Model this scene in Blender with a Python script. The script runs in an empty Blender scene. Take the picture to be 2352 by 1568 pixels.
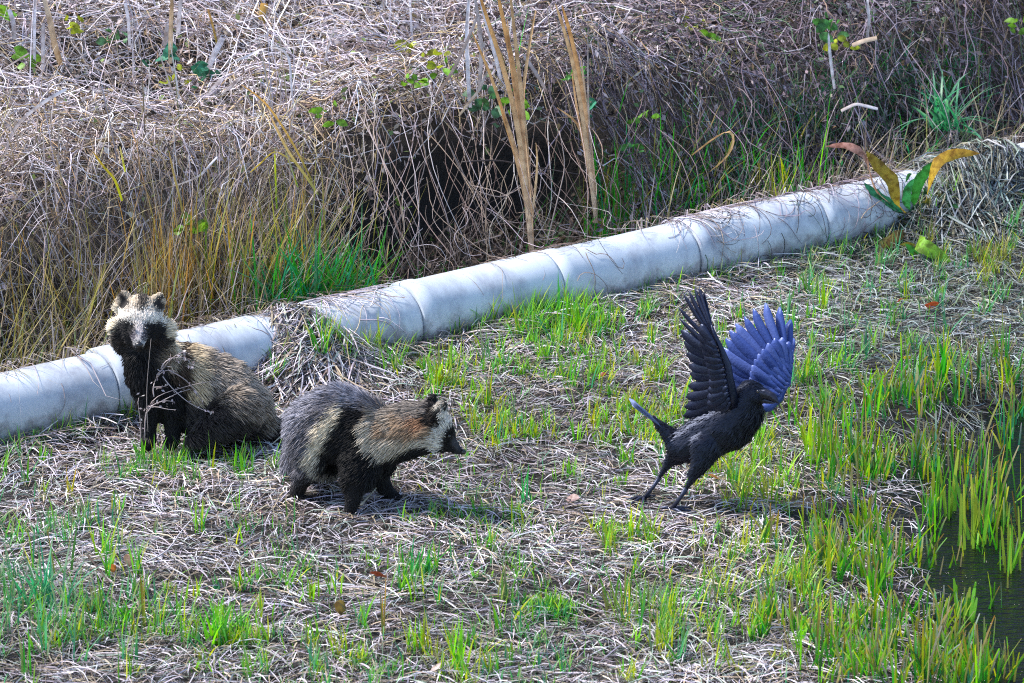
import bpy, bmesh, math, random
import numpy as np
from mathutils import Vector, Matrix

SC = bpy.context.scene
COL = SC.collection
rng = np.random.default_rng(7)
random.seed(7)
PI = math.pi

# ------------------------------------------------------------------ camera
PITCH = math.radians(18.0)
DIST = 12.0
FPX = 10080.0                       # focal length in pixels of a 2352 x 1568 picture
CAM = np.array([0.0, -DIST * math.cos(PITCH), DIST * math.sin(PITCH)])
FWD = np.array([0.0, math.cos(PITCH), -math.sin(PITCH)])
UPV = np.array([0.0, math.sin(PITCH), math.cos(PITCH)])
cam_data = bpy.data.cameras.new('camera')
cam_data.sensor_width = 36.0
cam_data.lens = 36.0 * FPX / 2352.0
cam_data.clip_start = 0.1
cam_data.clip_end = 2000.0
cam_data.dof.use_dof = True
cam_data.dof.focus_distance = 11.3
cam_data.dof.aperture_fstop = 11.0
cam = bpy.data.objects.new('camera', cam_data)
COL.objects.link(cam)
cam.location = CAM
cam.rotation_euler = (PI / 2 - PITCH, 0, 0)
SC.camera = cam

# ------------------------------------------------------------------ sky, sun, exposure
SUN_EL = math.radians(52.0)
SUN_AZ = math.radians(-78.0)        # direction towards the sun, measured from +Y towards +X
world = bpy.data.worlds.new('World')
SC.world = world
world.use_nodes = True
wn = world.node_tree.nodes
sky = wn.new('ShaderNodeTexSky')
sky.sky_type = 'NISHITA'
sky.sun_disc = False
sky.sun_elevation = SUN_EL
sky.sun_rotation = SUN_AZ
sky.air_density = 1.0
sky.dust_density = 1.0
sky.ozone_density = 1.5
wn['Background'].inputs[1].default_value = 0.12
world.node_tree.links.new(sky.outputs[0], wn['Background'].inputs[0])
sun_data = bpy.data.lights.new('sun', 'SUN')
sun_data.energy = 3.0
sun_data.angle = math.radians(10.0)
sun_data.color = (1.0, 0.95, 0.88)
sun = bpy.data.objects.new('sun', sun_data)
COL.objects.link(sun)
to_sun = Vector((math.sin(SUN_AZ) * math.cos(SUN_EL), math.cos(SUN_AZ) * math.cos(SUN_EL), math.sin(SUN_EL)))
sun.rotation_euler = to_sun.to_track_quat('Z', 'Y').to_euler()
sun.location = to_sun * 30
vs = SC.view_settings
SC.display_settings.display_device = 'sRGB'
vs.view_transform = 'Standard'
vs.look = 'None'
vs.gamma = 1.0
vs.use_curve_mapping = False
vs.exposure = 1.42
SC.cycles.use_denoising = False
SC.cycles.filter_width = 1.05
SC.cycles.max_bounces = 6
SC.cycles.diffuse_bounces = 3
SC.cycles.glossy_bounces = 2
SC.cycles.transmission_bounces = 3
SC.cycles.transparent_max_bounces = 4
SC.cycles.sample_clamp_indirect = 4.0

# ------------------------------------------------------------------ helpers
def ray(px, py):
    d = FWD + np.array([1.0, 0, 0]) * ((px - 1176) / FPX) + UPV * ((784 - py) / FPX)
    return d

def at(px, py, Y):
    """the point of the vertical plane y = Y seen at picture position (px, py)"""
    d = ray(px, py)
    return CAM + d * ((Y - CAM[1]) / d[1])

def gplane(px, py, z=0.0):
    d = ray(px, py)
    return CAM + d * ((z - CAM[2]) / d[2])

_T = rng.random((8, 128, 128))
def vnoise(x, y, k=0):
    x = np.asarray(x, float); y = np.asarray(y, float)
    xi = np.floor(x).astype(int); yi = np.floor(y).astype(int)
    fx = x - xi; fy = y - yi
    fx = fx * fx * (3 - 2 * fx); fy = fy * fy * (3 - 2 * fy)
    t = _T[k % 8]
    a = t[xi % 128, yi % 128]; b = t[(xi + 1) % 128, yi % 128]
    c = t[xi % 128, (yi + 1) % 128]; d = t[(xi + 1) % 128, (yi + 1) % 128]
    return (a * (1 - fx) + b * fx) * (1 - fy) + (c * (1 - fx) + d * fx) * fy

def sm(x, a, b):
    t = np.clip((np.asarray(x, float) - a) / (b - a), 0, 1)
    return t * t * (3 - 2 * t)

def mesh_from(name, verts, faces, mat=None, smooth=True, cols=None):
    """faces: int array (F,3) or (F,4), or a list of such arrays"""
    if not isinstance(faces, list):
        faces = [faces]
    faces = [np.asarray(f, np.int32) for f in faces if len(f)]
    me = bpy.data.meshes.new(name)
    verts = np.asarray(verts, np.float32).reshape(-1, 3)
    me.vertices.add(len(verts))
    me.vertices.foreach_set('co', verts.ravel())
    loops = np.concatenate([f.ravel() for f in faces])
    tot = np.concatenate([np.full(len(f), f.shape[1], np.int32) for f in faces])
    start = np.concatenate([[0], np.cumsum(tot)[:-1]]).astype(np.int32)
    me.loops.add(len(loops))
    me.loops.foreach_set('vertex_index', loops)
    me.polygons.add(len(tot))
    me.polygons.foreach_set('loop_start', start)
    if smooth:
        me.polygons.foreach_set('use_smooth', np.ones(len(tot), bool))
    if cols is not None:
        c = np.ones((len(verts), 4), np.float32)
        c[:, :3] = np.asarray(cols, np.float32).reshape(-1, 3)
        a = me.attributes.new('col', 'FLOAT_COLOR', 'POINT')
        a.data.foreach_set('color', c.ravel())
    me.update(calc_edges=True)
    if mat:
        me.materials.append(mat)
    return me

def link(name, data, parent=None, label=None, cat=None, group=None, kind=None, loc=None):
    o = bpy.data.objects.new(name, data)
    COL.objects.link(o)
    if parent is not None:
        o.parent = parent
        o.matrix_parent_inverse = Matrix.Translation(-parent.location)
    if loc is not None:
        o.location = loc
    if label: o['label'] = label
    if cat: o['category'] = cat
    if group: o['group'] = group
    if kind: o['kind'] = kind
    return o

def thing(name, label, cat, loc, group=None):
    return link(name, None, None, label, cat, group, None, tuple(float(v) for v in loc))

def ribbon_arrays(paths, widths, side):
    """paths (N,K,3), widths (N,K), side (N,3) or (N,K,3) -> verts (N*K*2,3), quads"""
    N, K, _ = paths.shape
    if side.ndim == 2:
        side = np.repeat(side[:, None, :], K, 1)
    off = side * (widths[..., None] * 0.5)
    v = np.stack([paths - off, paths + off], 2).reshape(-1, 3)
    i = (np.arange(N)[:, None] * K + np.arange(K - 1)[None, :]) * 2
    q = np.stack([i, i + 1, i + 3, i + 2], -1).reshape(-1, 4)
    return v, q

def tube_arrays(paths, radii, sides=3):
    N, K, _ = paths.shape
    tan = np.gradient(paths, axis=1)
    tan /= np.linalg.norm(tan, axis=2, keepdims=True) + 1e-9
    ref = np.where(np.abs(tan[..., 2:3]) > 0.9, np.array([1.0, 0, 0]), np.array([0, 0, 1.0]))
    a = np.cross(tan, ref); a /= np.linalg.norm(a, axis=2, keepdims=True) + 1e-9
    b = np.cross(tan, a)
    ang = np.arange(sides) * 2 * PI / sides
    ring = (a[:, :, None, :] * np.cos(ang)[None, None, :, None] + b[:, :, None, :] * np.sin(ang)[None, None, :, None])
    v = (paths[:, :, None, :] + ring * radii[:, :, None, None]).reshape(-1, 3)
    base = (np.arange(N)[:, None, None] * K + np.arange(K - 1)[None, :, None]) * sides
    s = np.arange(sides)[None, None, :]; s2 = (s + 1) % sides
    q = np.stack([base + s, base + s2, base + sides + s2, base + sides + s], -1).reshape(-1, 4)
    return v, q

def unit(v):
    return v / (np.linalg.norm(v, axis=-1, keepdims=True) + 1e-9)

# ------------------------------------------------------------------ materials
def new_mat(name):
    m = bpy.data.materials.new(name)
    m.use_nodes = True
    nt = m.node_tree
    nt.nodes.clear()
    out = nt.nodes.new('ShaderNodeOutputMaterial')
    return m, nt, out

def strand_mat(name, rough=0.55, spec=0.35, trans=0.35, trans_gain=1.0, bump=0.0):
    """colour per strand from the mesh, thin-leaf translucency"""
    m, nt, out = new_mat(name)
    at_ = nt.nodes.new('ShaderNodeAttribute'); at_.attribute_name = 'col'
    bs = nt.nodes.new('ShaderNodeBsdfPrincipled')
    bs.inputs['Roughness'].default_value = rough
    bs.inputs['Specular IOR Level'].default_value = spec
    nt.links.new(at_.outputs['Color'], bs.inputs['Base Color'])
    if trans > 0:
        tr = nt.nodes.new('ShaderNodeBsdfTranslucent')
        if trans_gain != 1.0:
            mx = nt.nodes.new('ShaderNodeMix'); mx.data_type = 'RGBA'; mx.blend_type = 'MULTIPLY'
            mx.inputs[0].default_value = 1.0
            nt.links.new(at_.outputs['Color'], mx.inputs[6])
            mx.inputs[7].default_value = (trans_gain, trans_gain, trans_gain * 0.7, 1)
            nt.links.new(mx.outputs[2], tr.inputs['Color'])
        else:
            nt.links.new(at_.outputs['Color'], tr.inputs['Color'])
        ms = nt.nodes.new('ShaderNodeMixShader'); ms.inputs[0].default_value = trans
        nt.links.new(bs.outputs[0], ms.inputs[1]); nt.links.new(tr.outputs[0], ms.inputs[2])
        nt.links.new(ms.outputs[0], out.inputs[0])
    else:
        nt.links.new(bs.outputs[0], out.inputs[0])
    return m

M_STRAW = strand_mat('dry_straw', 0.5, 0.4, 0.18)
M_VINE = strand_mat('vine_bark', 0.6, 0.3, 0.0)
M_REED = strand_mat('dry_reed_leaf', 0.5, 0.35, 0.2)
M_DEADLEAF = strand_mat('dead_leaflet', 0.6, 0.3, 0.25)
M_GRASS = strand_mat('grass_blade', 0.42, 0.4, 0.45, 1.15)
M_LEAF = strand_mat('broad_leaf', 0.45, 0.4, 0.4, 1.1)
def mottle(m, amount, scale):
    nt = m.node_tree; L = nt.links.new
    at_ = [n for n in nt.nodes if n.type == 'ATTRIBUTE'][0]
    tc = nt.nodes.new('ShaderNodeTexCoord'); n = nt.nodes.new('ShaderNodeTexNoise'); n.inputs['Scale'].default_value = scale; n.inputs['Detail'].default_value = 6
    cr = nt.nodes.new('ShaderNodeValToRGB')
    cr.color_ramp.elements[0].position = .36; cr.color_ramp.elements[0].color = (.38, .26, .16, 1)
    cr.color_ramp.elements[1].position = .56; cr.color_ramp.elements[1].color = (1.1, 1.1, 1.05, 1)
    mx = nt.nodes.new('ShaderNodeMix'); mx.data_type = 'RGBA'; mx.blend_type = 'MULTIPLY'; mx.inputs[0].default_value = amount
    outs = [l.to_socket for l in nt.links if l.from_node == at_]
    L(tc.outputs['Object'], n.inputs['Vector']); L(n.outputs[0], cr.inputs[0]); L(at_.outputs['Color'], mx.inputs[6]); L(cr.outputs[0], mx.inputs[7])
    for s in outs: L(mx.outputs[2], s)
    bp = nt.nodes.new('ShaderNodeBump'); bp.inputs['Strength'].default_value = .5; bp.inputs['Distance'].default_value = .003
    L(n.outputs[0], bp.inputs['Height'])
    for q in nt.nodes:
        if q.type == 'BSDF_PRINCIPLED': L(bp.outputs[0], q.inputs['Normal'])
mottle(M_LEAF, .8, 55)
mottle(M_REED, .55, 38)

def soil_material():
    m, nt, out = new_mat('damp_soil')
    bs = nt.nodes.new('ShaderNodeBsdfPrincipled'); bs.inputs['Roughness'].default_value = 0.85
    tc = nt.nodes.new('ShaderNodeTexCoord')
    n1 = nt.nodes.new('ShaderNodeTexNoise'); n1.inputs['Scale'].default_value = 9; n1.inputs['Detail'].default_value = 8
    n2 = nt.nodes.new('ShaderNodeTexNoise'); n2.inputs['Scale'].default_value = 60; n2.inputs['Detail'].default_value = 6
    cr = nt.nodes.new('ShaderNodeValToRGB')
    cr.color_ramp.elements[0].color = (0.007, 0.0055, 0.005, 1); cr.color_ramp.elements[0].position = 0.3
    cr.color_ramp.elements[1].color = (0.013, 0.010, 0.008, 1); cr.color_ramp.elements[1].position = 0.75
    bp = nt.nodes.new('ShaderNodeBump'); bp.inputs['Strength'].default_value = 0.8; bp.inputs['Distance'].default_value = 0.01
    L = nt.links.new
    L(tc.outputs['Object'], n1.inputs['Vector']); L(tc.outputs['Object'], n2.inputs['Vector'])
    L(n1.outputs[0], cr.inputs[0]); L(cr.outputs[0], bs.inputs['Base Color'])
    L(n2.outputs[0], bp.inputs['Height']); L(bp.outputs[0], bs.inputs['Normal'])
    L(bs.outputs[0], out.inputs[0])
    return m
M_SOIL = soil_material()

def water_material():
    m, nt, out = new_mat('pond_water')
    bs = nt.nodes.new('ShaderNodeBsdfPrincipled')
    bs.inputs['Base Color'].default_value = (0.003, 0.0035, 0.003, 1)
    bs.inputs['Roughness'].default_value = 0.04
    bs.inputs['IOR'].default_value = 1.33
    tc = nt.nodes.new('ShaderNodeTexCoord')
    mp = nt.nodes.new('ShaderNodeMapping'); mp.inputs['Scale'].default_value = (16, 44, 1)
    mp2 = nt.nodes.new('ShaderNodeMapping'); mp2.inputs['Scale'].default_value = (5, 9, 1)
    n1 = nt.nodes.new('ShaderNodeTexNoise'); n1.inputs['Scale'].default_value = 1.6; n1.inputs['Detail'].default_value = 3; n1.inputs['Distortion'].default_value = 0.6
    n2 = nt.nodes.new('ShaderNodeTexNoise'); n2.inputs['Scale'].default_value = 1.0; n2.inputs['Detail'].default_value = 2
    ad = nt.nodes.new('ShaderNodeMath'); ad.operation = 'ADD'
    bp = nt.nodes.new('ShaderNodeBump'); bp.inputs['Strength'].default_value = 1.0; bp.inputs['Distance'].default_value = 0.014
    L = nt.links.new
    L(tc.outputs['Object'], mp.inputs[0]); L(tc.outputs['Object'], mp2.inputs[0])
    L(mp.outputs[0], n1.inputs['Vector']); L(mp2.outputs[0], n2.inputs['Vector'])
    L(n1.outputs[0], ad.inputs[0]); L(n2.outputs[0], ad.inputs[1]); L(ad.outputs[0], bp.inputs['Height'])
    L(bp.outputs[0], bs.inputs['Normal']); L(bs.outputs[0], out.inputs[0])
    return m
M_WATER = water_material()

def pipe_material():
    m, nt, out = new_mat('weathered_pale_pipe')
    bs = nt.nodes.new('ShaderNodeBsdfPrincipled'); bs.inputs['Roughness'].default_value = 0.5
    tc = nt.nodes.new('ShaderNodeTexCoord')
    n1 = nt.nodes.new('ShaderNodeTexNoise'); n1.inputs['Scale'].default_value = 7; n1.inputs['Detail'].default_value = 9; n1.inputs['Roughness'].default_value = 0.68
    n2 = nt.nodes.new('ShaderNodeTexNoise'); n2.inputs['Scale'].default_value = 16; n2.inputs['Detail'].default_value = 7; n2.inputs['Roughness'].default_value = 0.7
    mp = nt.nodes.new('ShaderNodeMapping'); mp.inputs['Scale'].default_value = (1, 1, 0.35)
    c1 = nt.nodes.new('ShaderNodeValToRGB')
    c1.color_ramp.elements[0].position = 0.36; c1.color_ramp.elements[0].color = (0.31, 0.33, 0.39, 1)
    c1.color_ramp.elements[1].position = 0.55; c1.color_ramp.elements[1].color = (0.54, 0.59, 0.66, 1)
    c2 = nt.nodes.new('ShaderNodeValToRGB')
    c2.color_ramp.elements[0].position = 0.22; c2.color_ramp.elements[0].color = (0.62, 0.59, 0.60, 1)
    c2.color_ramp.elements[1].position = 0.40; c2.color_ramp.elements[1].color = (1, 1, 1, 1)
    mx = nt.nodes.new('ShaderNodeMix'); mx.data_type = 'RGBA'; mx.blend_type = 'MULTIPLY'; mx.inputs[0].default_value = 1.0
    bp = nt.nodes.new('ShaderNodeBump'); bp.inputs['Strength'].default_value = 0.12; bp.inputs['Distance'].default_value = 0.002
    L = nt.links.new
    # darker, uneven tone towards the bottom of the pipe
    ge = nt.nodes.new('ShaderNodeNewGeometry'); sx = nt.nodes.new('ShaderNodeSeparateXYZ'); L(ge.outputs['Position'], sx.inputs[0])
    n3 = nt.nodes.new('ShaderNodeTexNoise'); n3.inputs['Scale'].default_value = 20; n3.inputs['Detail'].default_value = 8; n3.inputs['Roughness'].default_value = .7
    L(ge.outputs['Position'], n3.inputs['Vector'])
    ma = nt.nodes.new('ShaderNodeMath'); ma.operation = 'MULTIPLY_ADD'; ma.inputs[1].default_value = -.26; ma.inputs[2].default_value = .13
    L(n3.outputs[0], ma.inputs[0])
    mb = nt.nodes.new('ShaderNodeMath'); mb.operation = 'ADD'; L(sx.outputs[2], mb.inputs[0]); L(ma.outputs[0], mb.inputs[1])
    mr = nt.nodes.new('ShaderNodeMapRange'); mr.inputs['From Min'].default_value = .025; mr.inputs['From Max'].default_value = .085; mr.inputs['To Min'].default_value = .75; mr.inputs['To Max'].default_value = 0
    L(mb.outputs[0], mr.inputs['Value'])
    md = nt.nodes.new('ShaderNodeMix'); md.data_type = 'RGBA'; md.inputs[7].default_value = (.16, .13, .135, 1)
    L(mr.outputs[0], md.inputs[0])
    L(tc.outputs['Object'], mp.inputs[0]); L(mp.outputs[0], n1.inputs['Vector']); L(tc.outputs['Object'], n2.inputs['Vector'])
    L(n1.outputs[0], c1.inputs[0]); L(n2.outputs[0], c2.inputs[0])
    L(c1.outputs[0], mx.inputs[6]); L(c2.outputs[0], mx.inputs[7]); L(mx.outputs[2], md.inputs[6]); L(md.outputs[2], bs.inputs['Base Color'])
    L(n2.outputs[0], bp.inputs['Height']); L(bp.outputs[0], bs.inputs['Normal']); L(bs.outputs[0], out.inputs[0])
    return m
M_PIPE = pipe_material()

# ------------------------------------------------------------------ the lie of the land
PIPE_R = 0.098
PIPE_Z = 0.066
PA = gplane(100, 926, PIPE_Z); PB = gplane(1550, 590, PIPE_Z)
PDIR = (PB - PA) / np.linalg.norm(PB - PA)
SLOPE = PDIR[1] / PDIR[0]
def pipe_y(x):
    return PA[1] + (np.asarray(x) - PA[0]) * SLOPE

SHORE = np.array([gplane(px, py)[:2] for px, py in
    [(2190, 1640), (2150, 1540), (2090, 1440), (2105, 1350), (2050, 1250), (2065, 1150), (2115, 1060), (2200, 985), (2330, 905)]])
SHORE = np.vstack([[1.0, -4.5], SHORE, [3.2, SHORE[-1, 1] + 0.45], [9.0, SHORE[-1, 1] + 1.1]])
def shore_x(y):
    return np.interp(y, SHORE[:, 1], SHORE[:, 0])
WATER_Z = -0.035
MOUNDS = [(np.array([q[0], float(pipe_y(q[0])) - .02, 0]), h, r) for q, h, r in ((gplane(672, 790, .06), .155, .17), (gplane(2150, 480, .06), .155, .19), (gplane(2300, 440, .06), .15, .16))]

def hollow(x, y):
    b = y - pipe_y(x)
    return np.exp(-((x + 0.07) / 0.40) ** 4) * np.exp(-((b - 0.50) / 0.62) ** 4)

def bank_b(x, y):
    return np.asarray(y) - pipe_y(np.clip(x, -3, 3)) - 0.17

def ground_z(x, y):
    x = np.asarray(x, float); y = np.asarray(y, float)
    b = bank_b(x, y)
    bb = b - 0.85 * hollow(x, y)
    z = 0.22 * sm(bb, 0.05, 0.7) + 0.16 * sm(bb, 0.8, 2.4) + 0.75 * np.clip(b - 2.2, 0, 9)  # last term: unseen steep slope added so the pond mirrors dark ground
    z = z + 0.02 * (vnoise(x * 2.2 + 40, y * 2.2 + 40, 1) - 0.5) + 0.012 * (vnoise(x * 9 + 30, y * 9 + 30, 2) - 0.5)
    for c, h, r in MOUNDS:
        z = z + h * np.exp(-((x - c[0]) ** 2 + (y - c[1]) ** 2) / (r * r))
    d = x - shore_x(y)
    z = z - 0.045 * sm(d, -0.25, 0.02) - 0.20 * sm(d, 0.0, 0.6)
    return z

def in_hollow(P):
    """True for points inside the open hollow under the overhanging tangle"""
    x, y, z = P[..., 0], P[..., 1], P[..., 2]
    b = bank_b(x, y)
    e = ((x + .07) / (.36 + .05 * np.sin(z * 40))) ** 2
    return (e < 1) & (b > -.08) & (b < .60) & (z < .385 - .16 * e ** 2 + .03 * np.sin(x * 23))

def thatch_z(x, y):
    """height of the top of the tangled growth on the bank"""
    b = bank_b(x, y)
    base = 0.22 * sm(b, 0.05, 0.7) + 0.16 * sm(b, 0.8, 2.4) + 0.75 * np.clip(b - 2.2, 0, 9)
    hum = vnoise(x * 1.7 + 11, y * 1.7 + 9, 3) * 0.6 + vnoise(x * 4.3 + 5, y * 4.3 + 2, 4) * 0.4
    t = (0.05 + 0.24 * sm(b, 0.12, 0.55)) * (0.55 + 0.9 * hum)
    return base + t + .15 * np.exp(-((np.asarray(x) + .07) / .42) ** 4) * np.exp(-((b - .40) / .32) ** 4)

def gnd(px, py):
    p = gplane(px, py)
    for _ in range(12):
        p = gplane(px, py, float(ground_z(p[0], p[1])))
    return p

def build_ground():
    fx = np.arange(-3.2, 3.4, 0.035); fy = np.arange(-3.4, 5.0, 0.04)
    gx = np.concatenate([[-600, -200, -60, -25, -12, -7, -5, -4, -3.5], fx, [3.6, 4, 5, 7, 12, 25, 60, 200, 600]])
    gy = np.concatenate([[-600, -200, -60, -30, -18, -12, -8, -6, -4.5, -3.8], fy, [5.2, 5.6, 6.2, 7, 8, 9.5, 11, 13, 15, 18, 25, 60, 200, 600]])
    X, Y = np.meshgrid(gx, gy)
    Z = ground_z(X, Y)
    v = np.stack([X, Y, Z], -1).reshape(-1, 3)
    nx, ny = len(gx), len(gy)
    i = (np.arange(ny - 1)[:, None] * nx + np.arange(nx - 1)[None, :]).ravel()
    f = np.stack([i, i + 1, i + nx + 1, i + nx], -1)
    link('ground', mesh_from('ground', v, f, M_SOIL), kind='structure')
    w = np.array([[0.6, -9, WATER_Z], [14, -9, WATER_Z], [14, 3.0, WATER_Z], [0.6, 3.0, WATER_Z]])
    link('pond_water', mesh_from('pond_water', w, np.array([[0, 1, 2, 3]]), M_WATER, False), kind='structure')
build_ground()

# ------------------------------------------------------------------ the pipe
def build_pipe():
    s_of = lambda px, py: float(np.dot(gplane(px, py, PIPE_Z) - PA, PDIR))
    j0 = s_of(1240, 655); j1 = s_of(1562, 588)
    sec = j1 - j0
    root = thing('drain_pipe', 'pale grey segmented drain pipe lying along the foot of the overgrown bank', 'pipe', (0, float(pipe_y(0.0)), 0))
    seg = 40
    ang = np.arange(seg) * 2 * PI / seg
    prof = [(0.0, -0.012), (0.0, 0.001), (0.002, 0.0042), (0.046, 0.0046), (0.052, 0.0005), (0.25, -0.0005), (sec - 0.012, 0.0), (sec - 0.004, -0.002), (sec - 0.004, -0.012)]
    vs_ = []; 
    for s, dr in prof:
        r = PIPE_R + dr
        vs_.append(np.stack([np.full(seg, s), np.cos(ang) * r, np.sin(ang) * r], -1))
    v = np.concatenate(vs_)
    K = len(prof)
    i = np.arange(K - 1)[:, None] * seg; a = np.arange(seg)[None, :]; b = (a + 1) % seg
    f = np.stack([i + a, i + b, i + seg + b, i + seg + a], -1).reshape(-1, 4)
    me = mesh_from('pipe_section', v, f, M_PIPE)
    yaw = math.atan2(PDIR[1], PDIR[0])
    for k in range(-5, 7):
        p = PA + PDIR * (j0 + k * sec)
        o = bpy.data.objects.new('pipe_section', me); COL.objects.link(o)
        o.parent = root; o.matrix_parent_inverse = Matrix.Translation(-root.location)
        dz = [0, .004, -.003, .002, -.004, .003][k % 6]
        o.location = (p[0], p[1], PIPE_Z + dz + (0.008 if k < -2 else 0))
        o.rotation_euler = (k * 1.3, random.uniform(-.006, .006), yaw + random.uniform(-.008, .008))
build_pipe()

# ------------------------------------------------------------------ strand fields
def pick(n, pal, wts):
    pal = np.array(pal, float); wts = np.array(wts, float); wts /= wts.sum()
    c = pal[rng.choice(len(pal), n, p=wts)]
    return c * rng.uniform(0.75, 1.25, (n, 1)) * rng.uniform(0.94, 1.06, (n, 3))

def blades(base, L, az, th0, th1, w, cbase, ctip, K=5, blunt=False, tipmix=None, face=None):
    """upright or arching blades: lean angle from vertical runs from th0 to th0+th1"""
    N = len(base)
    t = np.linspace(0, 1, K)
    th = th0[:, None] + th1[:, None] * t[None, :]
    dz = np.cos(th); dh = np.sin(th)
    step = (L / (K - 1))[:, None]
    z = np.concatenate([np.zeros((N, 1)), np.cumsum((dz[:, 1:] + dz[:, :-1]) * 0.5 * step, 1)], 1)
    h = np.concatenate([np.zeros((N, 1)), np.cumsum((dh[:, 1:] + dh[:, :-1]) * 0.5 * step, 1)], 1)
    P = base[:, None, :] + np.stack([h * np.cos(az)[:, None], h * np.sin(az)[:, None], z], -1)
    sa = az + PI / 2 if face is None else face
    side = np.stack([np.cos(sa), np.sin(sa), np.zeros(N)], -1)
    if blunt:
        prof = np.interp(t, [0, 0.2, 0.8, 0.97, 1], [0.8, 1, 0.95, 0.8, 0.45])
    else:
        prof = np.interp(t, [0, 0.25, 0.6, 0.85, 1], [0.75, 1, 0.85, 0.45, 0.05])
    W = w[:, None] * prof[None, :]
    tm = t if tipmix is None else np.interp(t, [0, tipmix, 1], [0, 0.05, 1])
    C = cbase[:, None, :] * (1 - tm[None, :, None]) + ctip[:, None, :] * tm[None, :, None]
    return P, W, side, np.repeat(C, 2, axis=1)

class Field:
    def __init__(s): s.v = []; s.f = []; s.c = []; s.n = 0
    def add(s, P, W, side, C):
        v, q = ribbon_arrays(P, W, side)
        s.v.append(v); s.f.append(q + s.n); s.c.append(C.reshape(-1, 3)); s.n += len(v)
    def tube(s, P, R, C, sides=3):
        v, q = tube_arrays(P, R, sides)
        s.v.append(v); s.f.append(q + s.n); s.c.append(np.repeat(C, sides, axis=1).reshape(-1, 3)); s.n += len(v)
    def tri(s, v, f, c):
        s.v.append(v); s.f.append(f + s.n); s.c.append(c); s.n += len(v)
    def mesh(s, name, mat, smooth=True):
        qs = [f for f in s.f if f.shape[1] == 4]; ts = [f for f in s.f if f.shape[1] == 3]
        fs = ([np.concatenate(qs)] if qs else []) + ([np.concatenate(ts)] if ts else [])
        return mesh_from(name, np.concatenate(s.v), fs, mat, smooth, np.concatenate(s.c))
    def build(s, name, mat, **kw):
        return link(name, s.mesh(name, mat), **kw)

U = lambda a, b, n: rng.uniform(a, b, n)
STRAW_PAL = [(.58, .53, .60), (.74, .70, .76), (.43, .38, .42), (.38, .30, .23), (.52, .42, .30), (.35, .42, .36), (.14, .105, .095), (.035, .028, .026)]
STRAW_W = [4, 3.2, 3, 2.2, 2.0, 2.4, 3.4, 4.2]

# places pressed flat under the animals' feet
TRAMPLED = np.array([gnd(px, py)[:2] for px, py in [(800, 1200), (830, 1205), (770, 1215), (905, 1152), (690, 1150), (720, 1160), (640, 1150), (850, 1160), (1542, 1175), (1560, 1180), (1478, 1153), (1500, 1165), (390, 985), (470, 1000), (560, 1010), (520, 1015)]])
def tramp(x, y):
    d = np.full(np.shape(x), 9.0)
    for t in TRAMPLED:
        d = np.minimum(d, np.hypot(x - t[0], (y - t[1] + .03) * .75))
    return d

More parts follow.
